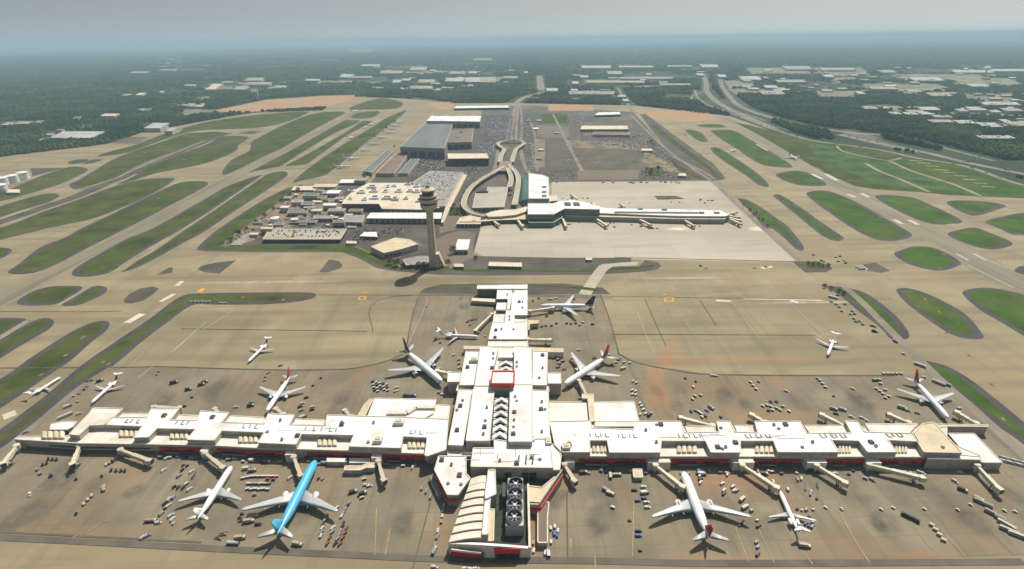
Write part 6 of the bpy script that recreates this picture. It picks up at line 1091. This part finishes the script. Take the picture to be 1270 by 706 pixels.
# woods: clumps of crowns, finer close by and coarser far off
AP = [(-400, 205)]+AIRPORT[1:17]+[(1700, 262), (2200, 1300), (-1500, 1300)]
EXC = [[(248,141),(276,134),(330,123),(400,118),(446,117),(434,126),(400,136),(300,141)], [(222,141),(262,136),(270,139),(230,147)], AP, MEADOW[:1]+MEADOW, [(1100,194),(1290,200),(1290,262),(1100,250)], [(1016,160),(1060,160),(1110,176),(1180,190),(1270,208),(1270,222),(1200,206),(1110,190),(1016,178)]]+[[(a, d), (a+s, c), (b+s, c), (b, d)] for a, b, c, d, s in CLR]+[[(818,124),(826,116),(862,118),(866,124)]]
mat('scrub', (0.05, 0.09, 0.02), 1, col2=(0.028, 0.055, 0.014), scale=0.03, spec=.1)
def gen_woods(name, rmin, rmax, k, label, inc=None, dens=1, hs=1, mat_='leaf'):
    pts = []; r = rmin
    R1 = []
    while r < rmax:
        s = max(8.5, r*k); n = int(r*2.1/s); th = np.linspace(-1.05, 1.05, n)+rng.uniform(-.5, .5, n)*2.1/n; rr = r+rng.uniform(-.5, .5, n)*s
        R1.append(np.stack([rr*np.sin(th), rr*np.cos(th), np.full(n, s)], 1)); r += s*.86
    Q = np.concatenate(R1); px, py = PX(Q[:, 0], Q[:, 1]); ok = (px > -120) & (px < 1390) & (py > 49)
    for e in ([] if inc else EXC): ok &= ~inpoly(px, py, e)
    if inc:
        ii = np.zeros(ok.shape, bool)
        for e in inc: ii |= inpoly(px, py, e)
        ok &= ii & (rng.random(ok.shape) < dens)
    for lp, wd in HW:
        L_ = wp(lp)
        for (ax, ay), (bx, by) in zip(L_[:-1], L_[1:]):
            dx, dy = bx-ax, by-ay; t = np.clip(((Q[:, 0]-ax)*dx+(Q[:, 1]-ay)*dy)/(dx*dx+dy*dy), 0, 1); ok &= np.hypot(Q[:, 0]-ax-t*dx, Q[:, 1]-ay-t*dy) > wd*.6+24
    for lp in [[(669,94),(671,112)], [(640,128),(650,121),(667,116.5),(680,113)]]:
        L_ = wp(lp)
        for (ax, ay), (bx, by) in zip(L_[:-1], L_[1:]):
            dx, dy = bx-ax, by-ay; t = np.clip(((Q[:, 0]-ax)*dx+(Q[:, 1]-ay)*dy)/(dx*dx+dy*dy), 0, 1); ok &= np.hypot(Q[:, 0]-ax-t*dx, Q[:, 1]-ay-t*dy) > 50
    for x0, x1, y0, y1, c, d in B_: ok &= ~((px > x0-1.5) & (px < x1+1.5) & (py > y0-.6) & (py < y1+1.6))
    tw = np.zeros(ok.shape, bool)
    for e in TOWN: tw |= inpoly(px, py, e)
    nz = np.sin(Q[:, 0]/260)*np.cos(Q[:, 1]/330+Q[:, 0]/900)+.5*np.sin(Q[:, 0]/90+2)*np.sin(Q[:, 1]/120)
    ok &= ~(tw & (nz+rng.uniform(-.5, .5, ok.shape) > .05)); ok &= (rng.random(ok.shape) > .06) & ~((nz > 1.05) & (rng.random(ok.shape) < .8))
    Q = Q[ok]; n = len(Q); print(name, n)
    # each clump: eight-sided lump of three rings with uneven radii
    m = 7; ang = np.arange(m)*2*np.pi/m; base = Q[:, 2]*rng.uniform(.5, .78, n); hgt = rng.uniform(9, 17, n)*hs
    V_ = np.zeros((n, 2*m+1, 3), np.float32)
    jit = rng.uniform(.75, 1.25, (n, m)); a0 = rng.uniform(0, 6.28, n)[:, None]
    V_[:, :m, 0] = Q[:, 0:1]+base[:, None]*jit*np.cos(ang+a0); V_[:, :m, 1] = Q[:, 1:2]+base[:, None]*jit*np.sin(ang+a0); V_[:, :m, 2] = (hgt*.25)[:, None]
    V_[:, m:2*m, 0] = Q[:, 0:1]+base[:, None]*.72*jit*np.cos(ang+a0+.3); V_[:, m:2*m, 1] = Q[:, 1:2]+base[:, None]*.72*jit*np.sin(ang+a0+.3); V_[:, m:2*m, 2] = (hgt*.8)[:, None]*rng.uniform(.85, 1.1, (n, m))
    V_[:, 2*m, 0] = Q[:, 0]; V_[:, 2*m, 1] = Q[:, 1]; V_[:, 2*m, 2] = hgt
    f = []
    for i in range(m):
        j = (i+1) % m; f += [(i, j, m+j), (i, m+j, m+i), (m+i, m+j, 2*m)]
    f = np.array(f, np.int32); FF = (f[None]+(np.arange(n)*(2*m+1))[:, None, None]).reshape(-1, 3)
    me = bpy.data.meshes.new(name); me.vertices.add(n*(2*m+1)); me.vertices.foreach_set('co', V_.ravel()); me.loops.add(FF.size); me.loops.foreach_set('vertex_index', FF.ravel().astype(np.int32))
    me.polygons.add(len(FF)); me.polygons.foreach_set('loop_start', np.arange(0, FF.size, 3, dtype=np.int32)); me.update(calc_edges=True); me.materials.append(M[mat_]); me.validate()
    o = bpy.data.objects.new(name, me); COL.objects.link(o); tag(o, label, 'woods', kind='stuff')
gen_woods('near_woods', 900, 3600, .0045, 'dense dark green woods along the edges of the airfield')
gen_woods('far_woods', 3600, 26000, .0075, 'endless dark woods fading into haze towards the horizon')
gen_woods('tree_belt', 900, 3600, .0035, 'dark belt of trees between the highway and the mown meadow', [[(1110,186),(1180,200),(1275,227),(1300,232),(1300,218),(1190,196),(1124,183)], [(930,148),(960,157),(1030,174),(1040,168),(1030,164),(980,152),(940,142)], [(254,150),(300,141),(400,137),(404,134),(330,138),(262,145)]], .85, .7)
# distant traffic on the highway
tr = MB()
for lp, wd in HW[:5]:
    L_ = wp(lp)
    for (ax, ay), (bx, by) in zip(L_[:-1], L_[1:]):
        d = math.hypot(bx-ax, by-ay); u = ((bx-ax)/d, (by-ay)/d)
        for k in range(int(d/45)):
            t = rng.uniform(0, d); o_ = rng.uniform(-.35, .35)*wd; x = ax+u[0]*t-u[1]*o_; y = ay+u[1]*t+u[0]*o_; tr.obox((x, y), math.atan2(u[1], u[0]), rng.uniform(4.5, 12), 2.2, .3, rng.uniform(1.4, 3), 'car%d' % int(rng.integers(0, 6)))
o = tr.build('highway_traffic'); tag(o, 'tiny cars and lorries strung along the far highway', 'traffic', kind='stuff')
# ------------------------------------------------------------------ hazy air
hz = MB(); m = bpy.data.materials.new('air'); m.use_nodes = True; n = m.node_tree.nodes; n.clear()
ou = n.new('ShaderNodeOutputMaterial'); v = n.new('ShaderNodeVolumePrincipled'); m.node_tree.links.new(v.outputs[0], ou.inputs['Volume'])
v.inputs['Color'].default_value = (0.53, 0.75, 0.87, 1); v.inputs['Density'].default_value = 8.5e-5; v.inputs['Anisotropy'].default_value = 0.0
M['air'] = m; hz.box(-59000, 59000, -1900, 59000, -1, 350, 'air'); o = hz.build('haze', kind='stuff')

# ------------------------------------------------------------------ labels: where a few look-alikes share one, say which is which
from collections import defaultdict
D = defaultdict(list)
for o in COL.objects:
    if o.parent is None and o.get('label') and o.get('kind') is None: D[o['label']].append(o)
ORD = ['', 'second', 'third', 'fourth', 'fifth', 'sixth', 'seventh', 'eighth', 'ninth', 'tenth', 'eleventh', 'twelfth', 'thirteenth', 'fourteenth']
for lb, os_ in D.items():
    n = len(os_)
    if 2 <= n <= 14:
        q = [PX(o.location.x, o.location.y, 2) for o in os_]; sx_ = max(a for a, b in q)-min(a for a, b in q); sy_ = max(b for a, b in q)-min(b for a, b in q)
        hor = sx_ >= sy_; idx = sorted(range(n), key=lambda i: q[i][0] if hor else q[i][1])
        for r, i in enumerate(idx):
            a, b = ('leftmost', 'rightmost') if hor else ('farthest', 'nearest'); f1, f2 = ('left', 'right') if hor else ('back', 'front')
            w_ = a if r == 0 else b if r == n-1 else (ORD[r]+'-from-'+f1 if r < n/2 else ORD[n-1-r]+'-from-'+f2)
            os_[i]['label'] = w_+' '+lb
            if not os_[i].get('group'): os_[i]['group'] = lb
